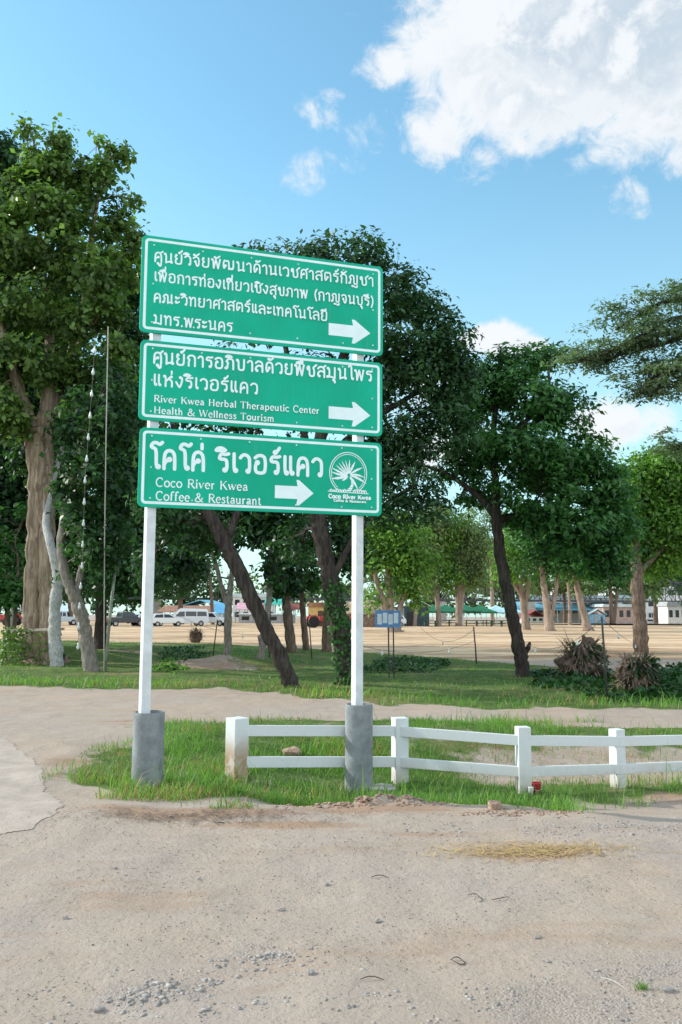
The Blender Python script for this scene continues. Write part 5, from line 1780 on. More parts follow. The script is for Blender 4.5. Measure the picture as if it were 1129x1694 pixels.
def tractor(x, y, rz, label, s=1.0, D=None):
    p = gflat(x, y)
    p.z = gz(p.x, p.y)
    t = thing('tractor', label, 'tractor', p, rz)
    b = MB()
    b.box((.75, 0, 1.0), (1.3, .62, .62), top=.9)
    b.box((1.42, 0, .95), (.06, .55, .5))
    b.build('hood', 'machine_red', t, bevel=.05)
    b = MB()
    b.box((-.1, 0, .72), (2.5, .42, .34))
    b.box((1.2, 0, .45), (.16, 1.0, .14))
    b.build('chassis', 'dark_metal', t, bevel=.03)
    for sgn in (-1, 1):
        b = MB()
        b.prism([(-1.25, .85), (-1.15, 1.25), (-.85, 1.45), (-.45, 1.45), (-.1, 1.2), (-.05, .95), (-.2, 1.15), (-.5, 1.35), (-.85, 1.35), (-1.1, 1.15)], sgn * .45, sgn * .8, lambda u, v, e: Vector((u, e, v)))
        b.build('fender', 'machine_red', t)
        for xx, r, wd in ((-.65, .66, .34), (1.2, .40, .2)):
            b = MB()
            b.lathe([(r * .55, -wd / 2), (r * .9, -wd / 2), (r, -wd * .35), (r, wd * .35), (r * .9, wd / 2), (r * .55, wd / 2)], 20, (xx, sgn * .78, r), 'Y')
            wl = b.build('wheel', 'tyre', t)
            b = MB()
            b.lathe([(r * .56, .0), (r * .5, sgn * .06), (.1, sgn * .03), (.01, sgn * .08)], 14, (xx, sgn * .80, r), 'Y')
            b.build('rim', 'machine_red', wl)
    b = MB()
    b.tube([(.35, .15, 1.3), (.35, .15, 2.0)], .035, 8)
    b.build('exhaust', 'dark_metal', t)
    b = MB()
    b.tube([(-.05, 0, 1.05), (-.28, 0, 1.5)], .025, 6)
    b.lathe([(.2, -.015), (.2, .015), (.16, .015), (.16, -.015)], 16, (-.28, 0, 1.5), close=True)
    b.build('steering_wheel', 'dark_metal', t)
    b = MB()
    b.box((-.75, 0, 1.15), (.45, .5, .08))
    b.box((-.97, 0, 1.35), (.07, .5, .4), ry=R(-10))
    b.build('seat', 'dark_metal', t, bevel=.03)
    t.scale = (s, s, s)
    return t


tractor(576, 1043.0, R(188), 'red tractor standing between the ivy covered trunk and the right sign post', 1.05)
tractor(526, 1038.5, R(15), 'faded red tractor in front of the yellow wooden kiosk', 1.0)
tractor(14, 1035.0, R(160), 'red machine parked beside the wooden stake at the far left', 1.0)

# ------------------------------------------------------------------ huts, sheds and stalls
mat('wall_yellow', (.58, .40, .16), .7, .15, 3)
mat('door_brown', (.10, .045, .03), .6, .2, 5)
mat('wall_white', (.70, .69, .67), .7, .1, 2)
mat('wall_grey', (.36, .37, .38), .8, .15, 2)
mat('wall_dark', (.045, .075, .085), .7, .25, 2)
mat('wall_blue', (.22, .42, .56), .6, .12, 2)
mat('wall_pink', (.50, .38, .35), .7, .15, 2)
mat('roof_rust', (.30, .15, .09), .8, .3, 1.5)
mat('roof_blue', (.18, .48, .62), .5, .12, 1.2)
mat('roof_pale', (.55, .66, .70), .5, .12, 1.2)
mat('roof_red', (.26, .07, .06), .7, .2, 1.5)
mat('awning_blue', (.10, .34, .55), .6, .12, 1.5)
mat('awning_pink', (.62, .36, .42), .6, .15, 1.5)
mat('awning_green', (.06, .42, .34), .6, .12, 1.5)
mat('tent_green', (.020, .155, .075), .6, .15, 1.2)
mat('tent_pale', (.42, .66, .74), .6, .12, 1.2)
mat('table_green', (.015, .060, .045), .6, .25, 2)
mat('thatch', (.40, .31, .20), .95, .35, 3, bump=.8, bscale=14)
mat('wicker', (.22, .15, .11), .9, .35, 5, bump=.8, bscale=12)
mat('window_dark', (.025, .03, .035), .15, .2, 2)
mat('bridge_steel', (.075, .080, .090), .6, .2, 1.0)
mat('pier_stone', (.42, .40, .37), .9, .15, 1.0)


def house(name, label, cat, x, y, wpx, hpx, dep, wall, roof, rz=0.0, rise=.35, over=.35, door=None, wins=0, D=None, group=None, floors=1, door_m='door_brown'):
    """wpx, hpx: width and wall height in photo pixels"""
    p = gflat(x, y) if D is None else gat(x, D)
    p.z = gz(p.x, p.y) if D is None else p.z
    s = p.y / FPX
    W, H = wpx * s, hpx * s
    t = thing(name, label, cat, p, rz, group)
    b = MB()
    b.box((0, dep / 2, H / 2 - .2), (W, dep, H + .4))
    b.build('wall', wall, t)
    b = MB()
    rh = H * rise
    b.prism([(-W / 2 - over, H + .01), (W / 2 + over, H + .01), (W / 2 + over * .2, H + rh), (-W / 2 - over * .2, H + rh)] if rise < .3 else
            [(-W / 2 - over, H - .05), (-W / 2 - over, H + .05), (0, H + rh), (W / 2 + over, H + .05), (W / 2 + over, H - .05), (0, H + rh - .12)],
            -over, dep + over, lambda u, v, e: Vector((u, e, v)))
    b.build('roof', roof, t)
    if door is not None:
        b = MB()
        b.box((W * door, -.03, min(1.0, H * .42)), (min(1.0, W * .3), .05, min(2.0, H * .84)))
        b.build('door', door_m, t)
    for f in range(floors):
        for i in range(wins):
            xx = W * ((i + .5) / wins - .5)
            if door is not None and abs(xx - W * door) < W * .2:
                continue
            b = MB()
            b.box((xx, -.03, H * (f + .58) / floors), (W / wins * .55, .05, H / floors * .42))
            b.build('window', 'window_dark', t)
    return t


def pavilion(name, label, cat, x, y, wpx, hpx, dep, roof, nposts, post='wall_grey', rise=.8, rz=0.0, mono=False, D=None, group=None, over=.3):
    p = gflat(x, y) if D is None else gat(x, D)
    s = p.y / FPX
    W, H = wpx * s, hpx * s
    t = thing(name, label, cat, p, rz, group)
    b = MB()
    if mono:   # roof falling to the front
        b.prism([(-over, H), (-over, H + .08), (dep, H + rise + .08), (dep, H + rise)], -W / 2, W / 2, lambda u, v, e: Vector((e, u, v)))
    else:
        b.prism([(-over, H), (-over, H + .08), (dep / 2, H + rise + .08), (dep + over, H + .08), (dep + over, H), (dep / 2, H + rise)], -W / 2, W / 2, lambda u, v, e: Vector((e, u, v)))
    b.build('roof', roof, t)
    for i in range(nposts):
        for yy, hh in ((.05, H), (dep - .05, H + (rise if mono else 0) - .02)):
            b = MB()
            b.box((W * .98 * (i / (nposts - 1) - .5), yy, hh / 2), (.12, .12, hh))
            b.build('post', post, t)
    return t


# yellow kiosk with a brown door, thatched round hut, dark shed
house('kiosk', 'small yellow wooden kiosk with a dark brown door', 'kiosk', 527, 1036.5, 34, 32, 2.6, 'wall_yellow', 'roof_rust', R(-4), .22, .25, .12, 0)
p = gflat(604, 1037.5)
hut = thing('thatched_hut', 'low round hut with woven walls and a shaggy thatched roof behind the right sign post', 'hut', p)
s_ = p.y / FPX
b = MB()
b.lathe([(40 * s_, -.2), (40.5 * s_, 12 * s_), (40 * s_, 22 * s_)], 40, (0, 3, 0))
for q, v in enumerate(b.v):
    b.v[q] = (v[0], 3 + (v[1] - 3) * .7, v[2])
b.build('wall', 'wicker', hut, smooth=False)
b = MB()
b.lathe([(43 * s_, 21 * s_), (42 * s_, 24 * s_), (34 * s_, 34 * s_), (20 * s_, 42 * s_), (.05, 46 * s_)], 40, (0, 3, 0))
for q, v in enumerate(b.v):
    b.v[q] = (v[0] * (1 + .03 * math.sin(q * 2.3)), 3 + (v[1] - 3) * .72, v[2] + .08 * math.sin(q * 3.1))
b.build('roof', 'thatch', hut)
house('shed', 'dark blue green shed with a pale roof behind the clearing', 'shed', 690, 1036, 42, 32, 5, 'wall_dark', 'roof_pale', R(8), .4, .3, -.25, 0, door_m='window_dark')

SG = 'market stalls beside the parked cars'
pavilion('market_stall', 'long open market stall under a rusty brown roof behind the white van', 'market stall', 312, 1030.5, 104, 17, 6, 'roof_rust', 6, rise=1.1, mono=True, group=SG)
pavilion('market_stall', 'open stall with a bright blue awning right of the white pickup', 'market stall', 364, 1031.5, 26, 16, 4, 'awning_blue', 3, rise=1.6, mono=True, group=SG)
pavilion('market_stall', 'open stall with a pale blue roof behind the silver pickup', 'market stall', 106, 1031.0, 44, 19, 5, 'roof_pale', 4, rise=1.2, group=SG)
pavilion('market_stall', 'open stall with a grey roof at the far left edge', 'market stall', 22, 1031.0, 64, 20, 5, 'wall_grey', 4, rise=1.1, group=SG)
pavilion('market_stall', 'open stall with a pink awning seen through the slim pale trees', 'market stall', 412, 1030.5, 44, 22, 5, 'awning_pink', 4, rise=1.1, group=SG)
pavilion('market_stall', 'open stall with a turquoise awning right of the steep leaning trunk', 'market stall', 452, 1031.0, 30, 30, 5, 'awning_green', 3, rise=1.3, group=SG)
pavilion('market_stall', 'open stall with a red awning left of the yellow kiosk', 'market stall', 486, 1031.0, 30, 22, 5, 'roof_red', 3, rise=1.0, group=SG)
house('building', 'white two storey building glimpsed above the stalls left of centre', 'building', 420, 1024, 70, 40, 9, 'wall_white', 'roof_pale', R(6), .15, .3, None, 5, D=185, floors=2)
house('building', 'grey low wall shed behind the pink awning', 'building', 440, 1028, 90, 14, 5, 'wall_grey', 'roof_pale', R(0), .12, .3, None, 4, D=150)
house('building', 'pale blue roofed house behind the rusty market roof', 'house', 330, 1024, 60, 26, 8, 'wall_white', 'roof_blue', R(-8), .4, .5, None, 4, D=165)

# long pavilion by the river, little blue hut, houses across the water
pavilion('pavilion', 'long low riverside pavilion under a bright sky blue roof', 'pavilion', 950, 1030.0, 200, 20, 8, 'roof_blue', 12, post='wall_white', rise=2.6, mono=True)
house('hut', 'tiny blue gabled hut in front of the long blue roof', 'hut', 990, 1034.0, 24, 17, 2.6, 'wall_blue', 'roof_pale', R(-6), .55, .25, -.1, 0, door_m='wall_grey')
house('hut', 'dark red roofed hut left of the stout twin stems', 'hut', 885, 1031.0, 36, 10, 5, 'wall_white', 'roof_red', R(20), 1.1, .5, None, 3)
house('building', 'long cream riverside building above the sky blue roof', 'building', 960, 1020, 170, 40, 10, 'wall_white', 'roof_pale', R(-3), .12, .3, None, 12, D=215)
house('building', 'pink flat roofed building right of the blue hut', 'building', 1030, 1022, 60, 26, 8, 'wall_pink', 'roof_pale', R(4), .18, .5, None, 5, D=205)
house('building', 'white shop front with dark windows at the right edge', 'shop', 1128, 1026, 40, 28, 8, 'wall_white', 'wall_grey', R(-6), .28, .3, None, 4, D=190)
house('building', 'tall white hotel partly hidden by the bright tree', 'building', 1080, 1015, 120, 92, 14, 'wall_white', 'roof_pale', R(5), .12, .4, None, 7, D=265, floors=5)
house('building', 'white house with a stepped roof above the stout twin stems', 'building', 950, 1015, 44, 66, 9, 'wall_white', 'roof_pale', R(5), .3, .4, None, 4, D=262, floors=3)

# river wall and car park at the right
mat('river_water', (.16, .18, .18), .12, .1, .5, bump=.2, bscale=2)
b = MB()
zz = float(flat_z(175)) + .10
b.quad((30, 150, zz + .5), (140, 150, zz + .5), (200, 182, zz + .1), (52, 182, zz + .1))
tag(b.build('water', 'river_water'), 'grey river water at the far right', 'water', kind='structure')
def barge(x, y, label, L=7.0):
    p = gflat(x, y)
    t = thing('houseboat', label, 'boat', p, R(4), 'boats moored at the right')
    b = MB()
    b.prism([(-L / 2, .5), (-L / 2 + .4, 0), (L / 2 - .4, 0), (L / 2, .5)], -1.2, 1.2, lambda u, v, e: Vector((u, e, v + .2)))
    b.build('hull', 'dark_metal', t)
    b = MB()
    b.box((0, 0, 2.5), (L * .9, 2.6, .10))
    b.build('roof', 'wall_grey', t)
    for i in range(5):
        for s in (-1, 1):
            b = MB()
            b.box((L * .42 * (i / 2 - 1), s * 1.1, 1.55), (.09, .09, 1.8))
            b.build('post', 'wall_white', t)
    for s in (-1, 1):
        b = MB()
        b.box((0, s * 1.15, 1.25), (L * .86, .05, .07))
        b.build('railing', 'wall_white', t)


barge(1092, 1029, 'dark hulled houseboat with open sides right of the bright tree trunk')
barge(1050, 1028, 'open sided houseboat left of the bright tree trunk', 5)
barge(1150, 1029, 'open sided houseboat at the right edge', 7)

# tents and tables
def tent(x, y, label, colour, w=3.0, h=2.2):
    p = gflat(x, y)
    p.z = gz(p.x, p.y)
    t = thing('canopy_tent', label, 'tent', p, R(RNG.uniform(-8, 8)), 'canopy tents along the river')
    b = MB()
    a = w / 2
    b.add([(-a, -a, h - .25), (a, -a, h - .25), (a, a, h - .25), (-a, a, h - .25), (-a, -a, h), (a, -a, h), (a, a, h), (-a, a, h),
           (-a * .25, -a * .25, h + .75), (a * .25, -a * .25, h + .75), (a * .25, a * .25, h + .75), (-a * .25, a * .25, h + .75), (0, 0, h + 1.05)],
          [(0, 1, 5, 4), (1, 2, 6, 5), (2, 3, 7, 6), (3, 0, 4, 7), (4, 5, 9, 8), (5, 6, 10, 9), (6, 7, 11, 10), (7, 4, 8, 11), (8, 9, 12), (9, 10, 12), (10, 11, 12), (11, 8, 12)])
    b.build('canopy', colour, t, fix=False)
    for sx in (-1, 1):
        for sy in (-1, 1):
            b = MB()
            b.box((sx * (a - .05), sy * (a - .05), h / 2), (.06, .06, h - .02))
            b.build('leg', 'wall_white', t)


for x, lab, colr in ((737, 'green canopy tent left of the many stemmed brown tree', 'tent_green'), (768, 'green canopy tent right behind the many stemmed brown tree', 'tent_green'),
                     (795, 'widest green canopy tent next to the pale blue ones', 'tent_green'), (716, 'green canopy tent beside the dark shed', 'tent_green'),
                     (822, 'pale blue canopy tent left of the slim black trunk', 'tent_pale'), (842, 'pale blue canopy tent behind the slim black trunk', 'tent_pale')):
    tent(x, 1034.5, lab, colr, 4.4 if colr == 'tent_pale' else 4.8, 2.15 if x not in (768,) else 2.3)


def bench_table(x, y, label):
    p = gflat(x, y)
    p.z = gz(p.x, p.y)
    t = thing('picnic_table', label, 'table', p, R(RNG.uniform(-15, 15)), 'dark green tables under the tents')
    b = MB()
    b.box((0, 0, .78), (1.9, .8, .07))
    b.build('tabletop', 'table_green', t)
    for s in (-1, 1):
        b = MB()
        b.box((0, s * .72, .45), (1.9, .3, .06))
        b.build('bench', 'table_green', t)
        b = MB()
        b.box((s * .75, 0, .38), (.08, .7, .74))
        b.build('leg', 'table_green', t)


for i, x in enumerate((712, 735, 752, 781, 797, 808, 822, 838)):
    bench_table(x, 1036.5 - (i % 3) * .7, ('dark green picnic table beside the dark shed', 'dark green picnic table under the first green tent', 'dark green picnic table against the many stemmed brown tree',
                               'dark green picnic table just right of the many stemmed brown tree', 'dark green picnic table under the widest green tent', 'dark green picnic table between the green and pale tents',
                               'dark green picnic table under the left pale tent', 'dark green picnic table touching the slim black trunk in view')[i])

# steel truss railway bridge beyond the trees
bp = gat(560, 205)
br = thing('railway_bridge', 'dark steel truss railway bridge crossing behind the trees', 'bridge', bp, R(7))
zb = at(560, 992, 205).z - bp.z
b = MB()
b.box((20, 0, zb), (150, 3.4, .5))
b.build('deck', 'bridge_steel', br)
for i in range(6):
    x0 = -42 + i * 22.5
    b = MB()
    n = 8
    L = 21.5
    top = [3.2 + 2.2 * math.sin(math.pi * (k + .5) / n) for k in range(n)]
    for s in (-1.6, 1.6):
        prev = None
        for k in range(n + 1):
            xx = x0 + L * k / n
            zt = zb + (0 if k in (0, n) else (top[k - 1] + top[min(k, n - 1)]) / 2)
            q = Vector((xx, s, zt))
            if prev is not None:
                b.tube([prev, q], .16, 4)
                if k not in (1, n):
                    b.tube([Vector((xx - L / n, s, zb)), q], .09, 4) if k <= n // 2 else b.tube([prev, Vector((xx, s, zb))], .09, 4)
            if k not in (0, n):
                b.tube([Vector((xx, s, zb)), q], .1, 4)
            prev = q
    for k in range(1, n):
        zt = zb + (top[k - 1] + top[k]) / 2
        b.tube([Vector((x0 + L * k / n, -1.6, zt)), Vector((x0 + L * k / n, 1.6, zt))], .08, 4)
    b.build('truss', 'bridge_steel', br)
    b = MB()
    b.box((x0 - .5, 0, zb / 2 - .6), (2.2, 4.4, zb + .6), top=.75)
    b.build('pier', 'pier_stone', br)

# ------------------------------------------------------------------ poles, ropes, light strings, banner
mat('pole_dark', (.06, .055, .05), .7, .2, 8)
mat('bamboo', (.30, .33, .26), .6, .25, 6)
mat('rope', (.50, .48, .44), .9, .15, 20)
mat('wire', (.20, .18, .15), .8, .1, 20)
mat('bulb_glass', (.66, .70, .70), .2, .05, 10)
mat('stake', (.55, .53, .48), .8, .15, 6)


def pole(name, label, pts, D, rad, material, cat='pole', ends=None, group=None):
    P = [at(x, y, D) for x, y in pts]
    base = Vector((P[-1].x, P[-1].y, gz(P[-1].x, P[-1].y)))
    P[-1].z = base.z - .1
    b = MB()
    b.tube([p - base for p in P[::-1]], [rad * (1 - .25 * i / len(P)) for i in range(len(P))], 8)
    o = b.build(name, material, None, base, smooth=True)
    return tag(o, label, cat, group)


d = ground(789, 1098).y
pole('light_pole', 'thin dark pole holding the wires left of the slim black trunk', [(784, 1037), (787, 1070), (789, 1099)], d, .022, 'pole_dark', group='thin dark poles along the verge')
d1 = ground(1006, 1158).y
pole('light_pole', 'thin dark pole in front of the two root stumps', [(996, 1020), (1001, 1090), (1006, 1166)], d1, .020, 'pole_dark', group='thin dark poles along the verge')
pole('light_pole', 'thin dark pole left of the whitewashed pale slim trees', [(448, 1010), (446, 1072)], 27, .02, 'pole_dark', group='thin dark poles along the verge')
pole('light_pole', 'thin dark pole leaning beside the forked slim tree', [(360, 1025), (352, 1066)], 27, .02, 'pole_dark', group='thin dark poles along the verge')
pole('light_pole', 'thin dark pole left of the red tractor', [(512, 1030), (517, 1074)], 27, .02, 'pole_dark', group='thin dark poles along the verge')
dr = ground(172, 1112).y
pole('bamboo_pole', 'slanting green bamboo pole beside the hanging rope', [(192, 930), (183, 1010), (173, 1112)], dr + .2, .045, 'bamboo', 'bamboo pole')
P = [at(x, y, dr - dd) for x, y, dd in ((179, 540, 1.9), (176, 700, 1.6), (173, 900, .9), (172, 1113, 0))]
b = MB()
b.tube([p - P[-1] for p in P], .014, 6)
tag(b.build('rope', 'rope', None, P[-1]), 'pale rope hanging straight down from the fluted tree to the verge', 'rope')
pole('wooden_stake', 'pale wooden stake at the left of the fluted trunk', [(20, 1003), (19, 1042)], 32, .09, 'stake', 'stake')


def light_string(label, pts, D, n, sag=None):
    base = at(*pts[0], D[0])
    t = thing('light_string', label, 'light string', base, 0, 'strings of bulbs and wires between trees and poles')
    P = []
    for (x, y), dd in zip(pts, D):
        P.append(at(x, y, dd) - base)
    if sag:
        A, B_ = P[0], P[-1]
        P = [A.lerp(B_, i / 12) - Vector((0, 0, sag * 4 * (i / 12) * (1 - i / 12))) for i in range(13)]
    b = MB()
    b.tube(P, .0055, 5)
    b.build('wire', 'wire', t)
    seg = [0]
    for i in range(1, len(P)):
        seg.append(seg[-1] + (P[i] - P[i - 1]).length)
    for k in range(n):
        L = seg[-1] * (k + .5) / n
        i = max(j for j in range(len(P) - 1) if seg[j] <= L)
        q = P[i].lerp(P[i + 1], (L - seg[i]) / max(1e-6, seg[i + 1] - seg[i]))
        b = MB()
        s = .85 if n > 8 else .6
        b.lathe([(.001, -.20 * s), (.03 * s, -.19 * s), (.045 * s, -.15 * s), (.04 * s, -.11 * s), (.022 * s, -.06 * s), (.018 * s, 0), (.001, .005)], 10, tuple(q))
        b.build('bulb', 'bulb_glass', t, smooth=True, fix=False)
    return t


light_string('string of white bulbs hanging straight down left of the rope', [(158, 555), (151, 660), (141, 790), (136, 930), (131, 1010), (129, 1080)], [dr - 1.9, dr - 1.7, dr - 1.4, dr - 1, dr - .6, dr - .3], 15)
light_string('wire with one bulb sagging between the dark pole and the slim black trunk', [(786, 1040), (690, 1030)], [d, 30], 1, .5)
light_string('wire with bulbs sagging left from the pole before the stumps', [(997, 1024), (858, 1058)], [d1, DT], 2, .35)
light_string('wire with bulbs running right from the pole before the stumps', [(997, 1024), (1060, 1068)], [d1, DO], 2, .1)
light_string('wire sagging from the sign side trees to the steep leaning trunk', [(280, 1010), (450, 1050)], [28, 24], 2, .25)
light_string('bare wire with a bulb between the dark pole and the ivy covered trunk', [(787, 1060), (560, 1058)], [d, DG + 1.2], 2, .3)

# blue and white banner on two legs
mat('banner_blue', (.12, .26, .52), .6, .1, 5)
mat('banner_white', (.66, .74, .82), .6, .1, 5)
bd = 19.5
c = at(642, 1024, bd)
bn = thing('banner_sign', 'small blue and white banner on two thin dark legs right of the sign', 'banner sign', Vector((c.x, bd, gz(c.x, bd))), R(-6))
s_ = bd / FPX
zc = c.z - bn.location.z
b = MB()
b.box((0, 0, zc), (42 * s_, .02, 28 * s_))
b.build('frame', 'banner_blue', bn)
b = MB()
for i in range(4):
    b.box(((-13.5 + i * 9) * s_, -.014, zc + (1.5 if i % 2 else -.5) * s_), (7.4 * s_, .006, 17 * s_))
b.build('panel', 'banner_white', bn)
for sx in (2, 10):
    b = MB()
    b.tube([(sx * s_, .03, -.1), (sx * s_ - .02, .03, zc + 10 * s_)], .016, 6)
    b.build('leg', 'pole_dark', bn)

# ------------------------------------------------------------------ uprooted stumps with dead fronds
mat('root_wood', (.15, .105, .08), .95, .35, 5, bump=1.0, bscale=12)
mat('dead_frond', (.20, .145, .105), .9, .35, 5)


def root_stump(label, x, y, wpx, hpx, seed, leafy, knob):
    d = ground(x, y).y
    base = gat(x, d)
    s = d / FPX
    W, H = wpx * s, hpx * s
    t = thing('root_stump', label, 'tree stump', base, 0, 'uprooted stumps at the right of the verge')
    rg = random.Random(seed)
    bm = bmesh.new()
    bmesh.ops.create_icosphere(bm, subdivisions=4, radius=1.0)
    for v in bm.verts:
        q = v.co.copy()
        k = 1 + .30 * math.sin(q.x * 5 + seed) * math.cos(q.z * 4 + seed) + .18 * math.sin(q.y * 9 + q.z * 7) + .12 * math.sin(q.x * 13 + q.z * 11)
        taper = 1 - .25 * max(0, q.z) + .1 * math.sin(q.z * 4 + seed)
        v.co = Vector((q.x * W * .40 * k * taper, q.y * W * .34 * k * taper, max(-.05, (q.z * .5 + .42) * H * .78 * (.9 + .2 * k))))
    me = bpy.data.meshes.new('root_ball')
    bm.to_mesh(me)
    bm.free()
    link('root_ball', me, 'root_wood', t, (0, 0, 0), True)
    b = MB()
    for (kx, kz, kr) in knob:
        P = [Vector((kx * W, 0, H * .55)), Vector((kx * W + .04, -.05, H * (kz - .12))), Vector((kx * W + .02, -.02, H * kz))]
        P, Q = curve_pts(P, [kr * W, kr * W * .9, kr * W * .6], 2)
        b.tube(P, Q, 10, flute=flared(seed, .2, 4, 0))
    b.build('stub', 'root_wood', t, smooth=True)
    b = MB()
    for i in range(380):
        a = rg.uniform(0, 2 * math.pi)
        z = rg.random() ** .8
        r = W * .40 * (1 - .28 * z)
        p = Vector((math.cos(a) * r, math.sin(a) * r * .85, H * (.12 + .75 * z)))
        dr_ = Vector((math.cos(a) * rg.uniform(.3, 1.2), math.sin(a) * rg.uniform(.3, 1.2), rg.uniform(-.8, .9))).normalized()
        L = rg.uniform(.18, .6) * W * .62
        e = p + dr_ * L * .6
        f = e + (dr_ + Vector((0, 0, rg.uniform(-1.2, .2)))).normalized() * L * .5
        wv = dr_.cross(Vector((0, 0, 1))).normalized() * rg.uniform(.010, .024)
        f.z, e.z = max(f.z, .01), max(e.z, .02)
        b.add([p - wv, p + wv, e + wv * .8, e - wv * .8, f + wv * .3, f - wv * .3], [(0, 1, 2, 3), (3, 2, 4, 5)])
    b.build('dead_fronds', 'dead_frond', t, fix=False)
    n = leafy
    ang = RNG.uniform(0, 6.28, n)
    z = RNG.random(n)
    P = np.stack([np.cos(ang) * W * .40 * (1 - .4 * z) + W * .12, np.sin(ang) * W * .36 * (1 - .4 * z), H * (.35 + .45 * z)], 1) + RNG.normal(0, .05, (n, 3))
    V, T = leaf_quads(P, np.stack([np.cos(ang), np.sin(ang), .5 + 0 * ang], 1), .09, .6)
    np_mesh('vine_leaves', V, 4, np.arange(len(V)).reshape(-1, 4), 'leaf_dark', t, tone=T)


root_stump('large uprooted stump bristling with dead fronds left of the dark pole', 962, 1122, 78, 66, 3, 700, [(.10, .98, .15), (-.12, .80, .10), (.02, 1.05, .05)])
root_stump('ragged stump with hanging dead fronds right of the dark pole', 1052, 1143, 68, 60, 8, 1000, [(-.25, .98, .10), (.05, .9, .12)])
d = ground(323, 1061).y
root_stump('small broken stump on the verge near the parked vans', 324, 1063, 24, 24, 5, 20, [(-.05, 1.0, .14)])

# ------------------------------------------------------------------ small things in the foreground
mat('bucket_red', (.62, .045, .06), .45, .1, 8)
mat('slab', (.40, .38, .35), .9, .25, 8, bump=.5)
mat('plastic_black', (.045, .042, .04), .4, .2, 10)
mat('dead_leaf', (.12, .075, .045), .8, .3, 10)
g = ground(888, 1313)
bk = thing('bucket', 'small red bucket on the grass beside a white fence post', 'bucket', g)
b = MB()
b.lathe([(.001, .005), (.036, .005), (.046, .095), (.049, .097), (.049, .103), (.044, .103), (.035, .012), (.001, .012)], 20)
b.build('body', 'bucket_red', bk, smooth=True)
b = MB()
b.tube([(-.046, 0, .092), (-.05, -.03, .05), (0, -.055, .035), (.05, -.03, .05), (.046, 0, .092)], .002, 5)
b.build('handle', 'bolt_steel', bk)
g = ground(879, 1316)
b = MB()
b.lathe([(.001, 0), (.020, 0), (.027, .075), (.0275, .078), (.025, .078), (.019, .004), (.001, .004)], 18)
tag(b.build('cup', 'lamp_clear', None, g, smooth=True), 'pale drinking cup standing left of the red bucket', 'cup')


def rock(name, label, x, y, size, material, seed, flat=.5, cat='stone', group=None):
    rg = random.Random(seed)
    g = ground(x, y)
    bm = bmesh.new()
    bmesh.ops.create_icosphere(bm, subdivisions=3, radius=1.0)
    ph = [rg.uniform(0, 6) for _ in range(4)]
    for v in bm.verts:
        q = v.co.copy()
        k = 1 + .16 * math.sin(q.x * 3 + ph[0]) + .12 * math.sin(q.y * 4 + ph[1]) + .10 * math.sin(q.z * 5 + ph[2]) + .05 * math.sin(q.x * 11 + q.y * 9)
        v.co = Vector((q.x * size * k, q.y * size * .75 * k, q.z * size * flat * k + size * flat * .45))
    me = bpy.data.meshes.new(name)
    bm.to_mesh(me)
    bm.free()
    o = link(name, me, material, None, g)
    o.rotation_euler = (0, 0, rg.uniform(0, 6))
    return tag(o, label, cat, group)


rock('stone_slab', 'flat pale concrete slab at the foot of the right footing', 636, 1306, .165, 'slab', 1, .16, 'slab')
rock('stone', 'pale rounded stone in the grass behind the lower fence rail', 482, 1250, .13, 'soil', 2, .6)
rock('stone', 'brown soil lump at the right end of the grass edge', 818, 1338, .07, 'soil', 5, .6)
for i, (x, y, sz, lab) in enumerate(((514, 1612, .022, 'dark pointed stone right of the middle gravel patch'), (108, 1520, .016, 'small dark stone alone at the left of the dirt'),
                                     (625, 1526, .020, 'grey stone left of centre right on bare dirt'), (165, 1673, .022, 'grey stone at the lower left corner of the gravel'),
                                     (890, 1552, .018, 'dark stone on bare dirt above the right gravel'), (540, 1465, .018, 'small grey stone in the middle of the dirt'),
                                     (466, 1507, .018, 'light stone standing out near the middle of the dirt'), (1105, 1640, .026, 'largest grey stone in the lower right gravel'),
                                     (330, 1456, .014, 'small dark stone above the tyre marks'), (190, 1438, .014, 'tiny dark stone below the left footing'))):
    rock('stone', lab, x, y, sz, 'gravel', 20 + i, .55, 'stone', 'single stones lying on the dirt')


def scrap(name, label, pts, w_, material, cat, curl=.008):
    P = [ground(x, y) for x, y in pts]
    base = P[0].copy()
    b = MB()
    Pc, _ = curve_pts([p - base + Vector((0, 0, curl * (1 + math.sin(i * 2)))) for i, p in enumerate(P)], [0] * len(P), 2)
    w_ *= .45
    b.tube(Pc, [w_ * (.4 + .6 * math.sin(math.pi * (i + .5) / len(Pc))) for i in range(len(Pc))], 6)
    return tag(b.build(name, material, None, base, smooth=True), label, cat)


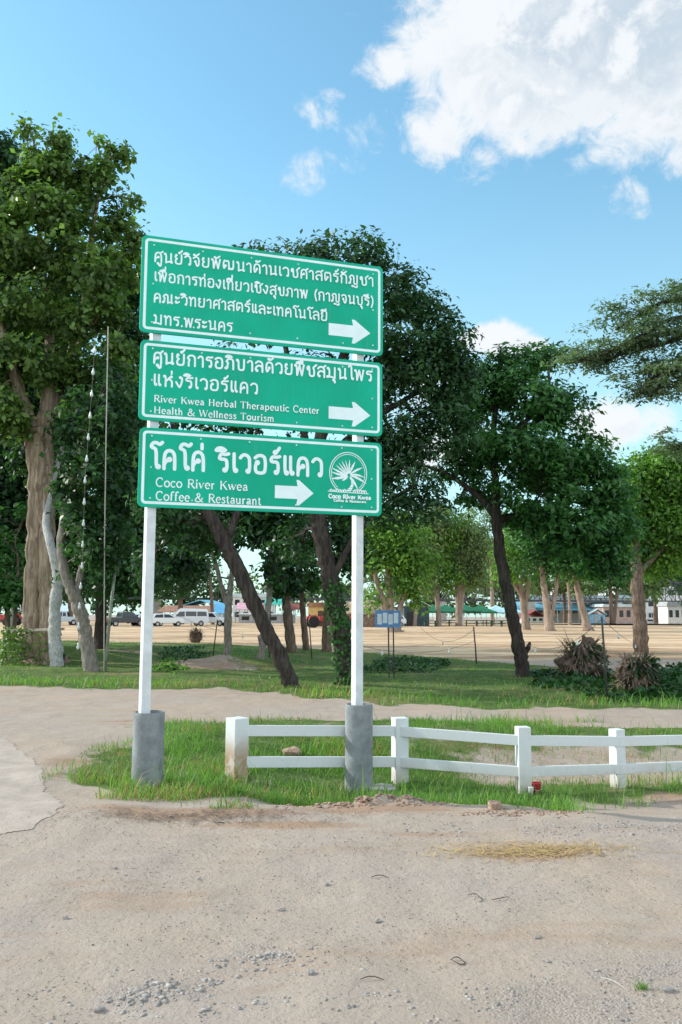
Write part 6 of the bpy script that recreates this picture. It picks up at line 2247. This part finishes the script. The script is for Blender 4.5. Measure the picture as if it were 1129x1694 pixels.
scrap('torn_plastic', 'torn black plastic scrap lying on the dirt left of the lower right gravel', [(745, 1592), (756, 1587), (772, 1595), (762, 1599), (748, 1594)], .006, 'plastic_black', 'scrap')
scrap('dry_stick', 'dark dry stick lying on the dirt at centre right', [(614, 1454), (628, 1451), (644, 1453)], .006, 'dead_leaf', 'stick')
scrap('dry_stick', 'curled dark twig on the dirt below the straw', [(773, 1484), (788, 1482), (800, 1491), (792, 1494)], .005, 'plastic_black', 'stick')
scrap('dry_stick', 'short dark twig right of the curled one', [(812, 1492), (828, 1491), (842, 1484)], .005, 'plastic_black', 'stick')
scrap('dry_stick', 'dark twig lying below the left footing', [(355, 1362), (363, 1364), (371, 1362)], .010, 'plastic_black', 'stick')
scrap('dry_stick', 'grey twig lying at the lower centre of the dirt', [(596, 1624), (614, 1620), (636, 1622)], .005, 'dead_leaf', 'stick')
scrap('dry_stick', 'thin pale twig on the lower right gravel', [(995, 1620), (1015, 1628), (1040, 1640)], .003, 'stake', 'stick')
# single tuft in the gravel
g = ground(1062, 1636)
n = 60
X, Y = RNG.normal(g.x, .012, n), RNG.normal(g.y, .012, n)
tuft = blades('grass_tuft', X, Y, RNG.uniform(.02, .055, n), np.full(n, .0016), RNG.uniform(.3, 1.2, n), 'grass', RNG.random(n), None, None)
tag(tuft, 'single small green tuft growing in the lower right gravel', 'grass tuft')
# seed heads standing before the left footing
g = ground(252, 1300)
sh = thing('seed_grass', 'dry grass stalk with pale seed heads in front of the left footing', 'grass stalk', g)
b = MB()
for dx, hh, ln in ((0, .30, .02), (.035, .19, -.01), (-.03, .16, -.05), (.05, .24, .03)):
    b.tube([(dx, 0, 0), (dx + ln * .5, -.01, hh * .6), (dx + ln, 0, hh)], .0022, 4)
b.build('stem', 'straw_plain' if 'straw_plain' in MATS else 'dead_frond', sh)
b = MB()
for k in range(14):
    b.box((.02 + RNG.normal(0, .016), RNG.normal(0, .01), .30 + RNG.normal(0, .02)), (.007, .007, .018), RNG.uniform(0, 3), ry=RNG.uniform(-1, 1))
b.build('seed_head', 'dead_frond', sh)
print('objects', len(COL.objects), 'faces', sum(len(o.data.polygons) for o in COL.objects if o.type == 'MESH'))
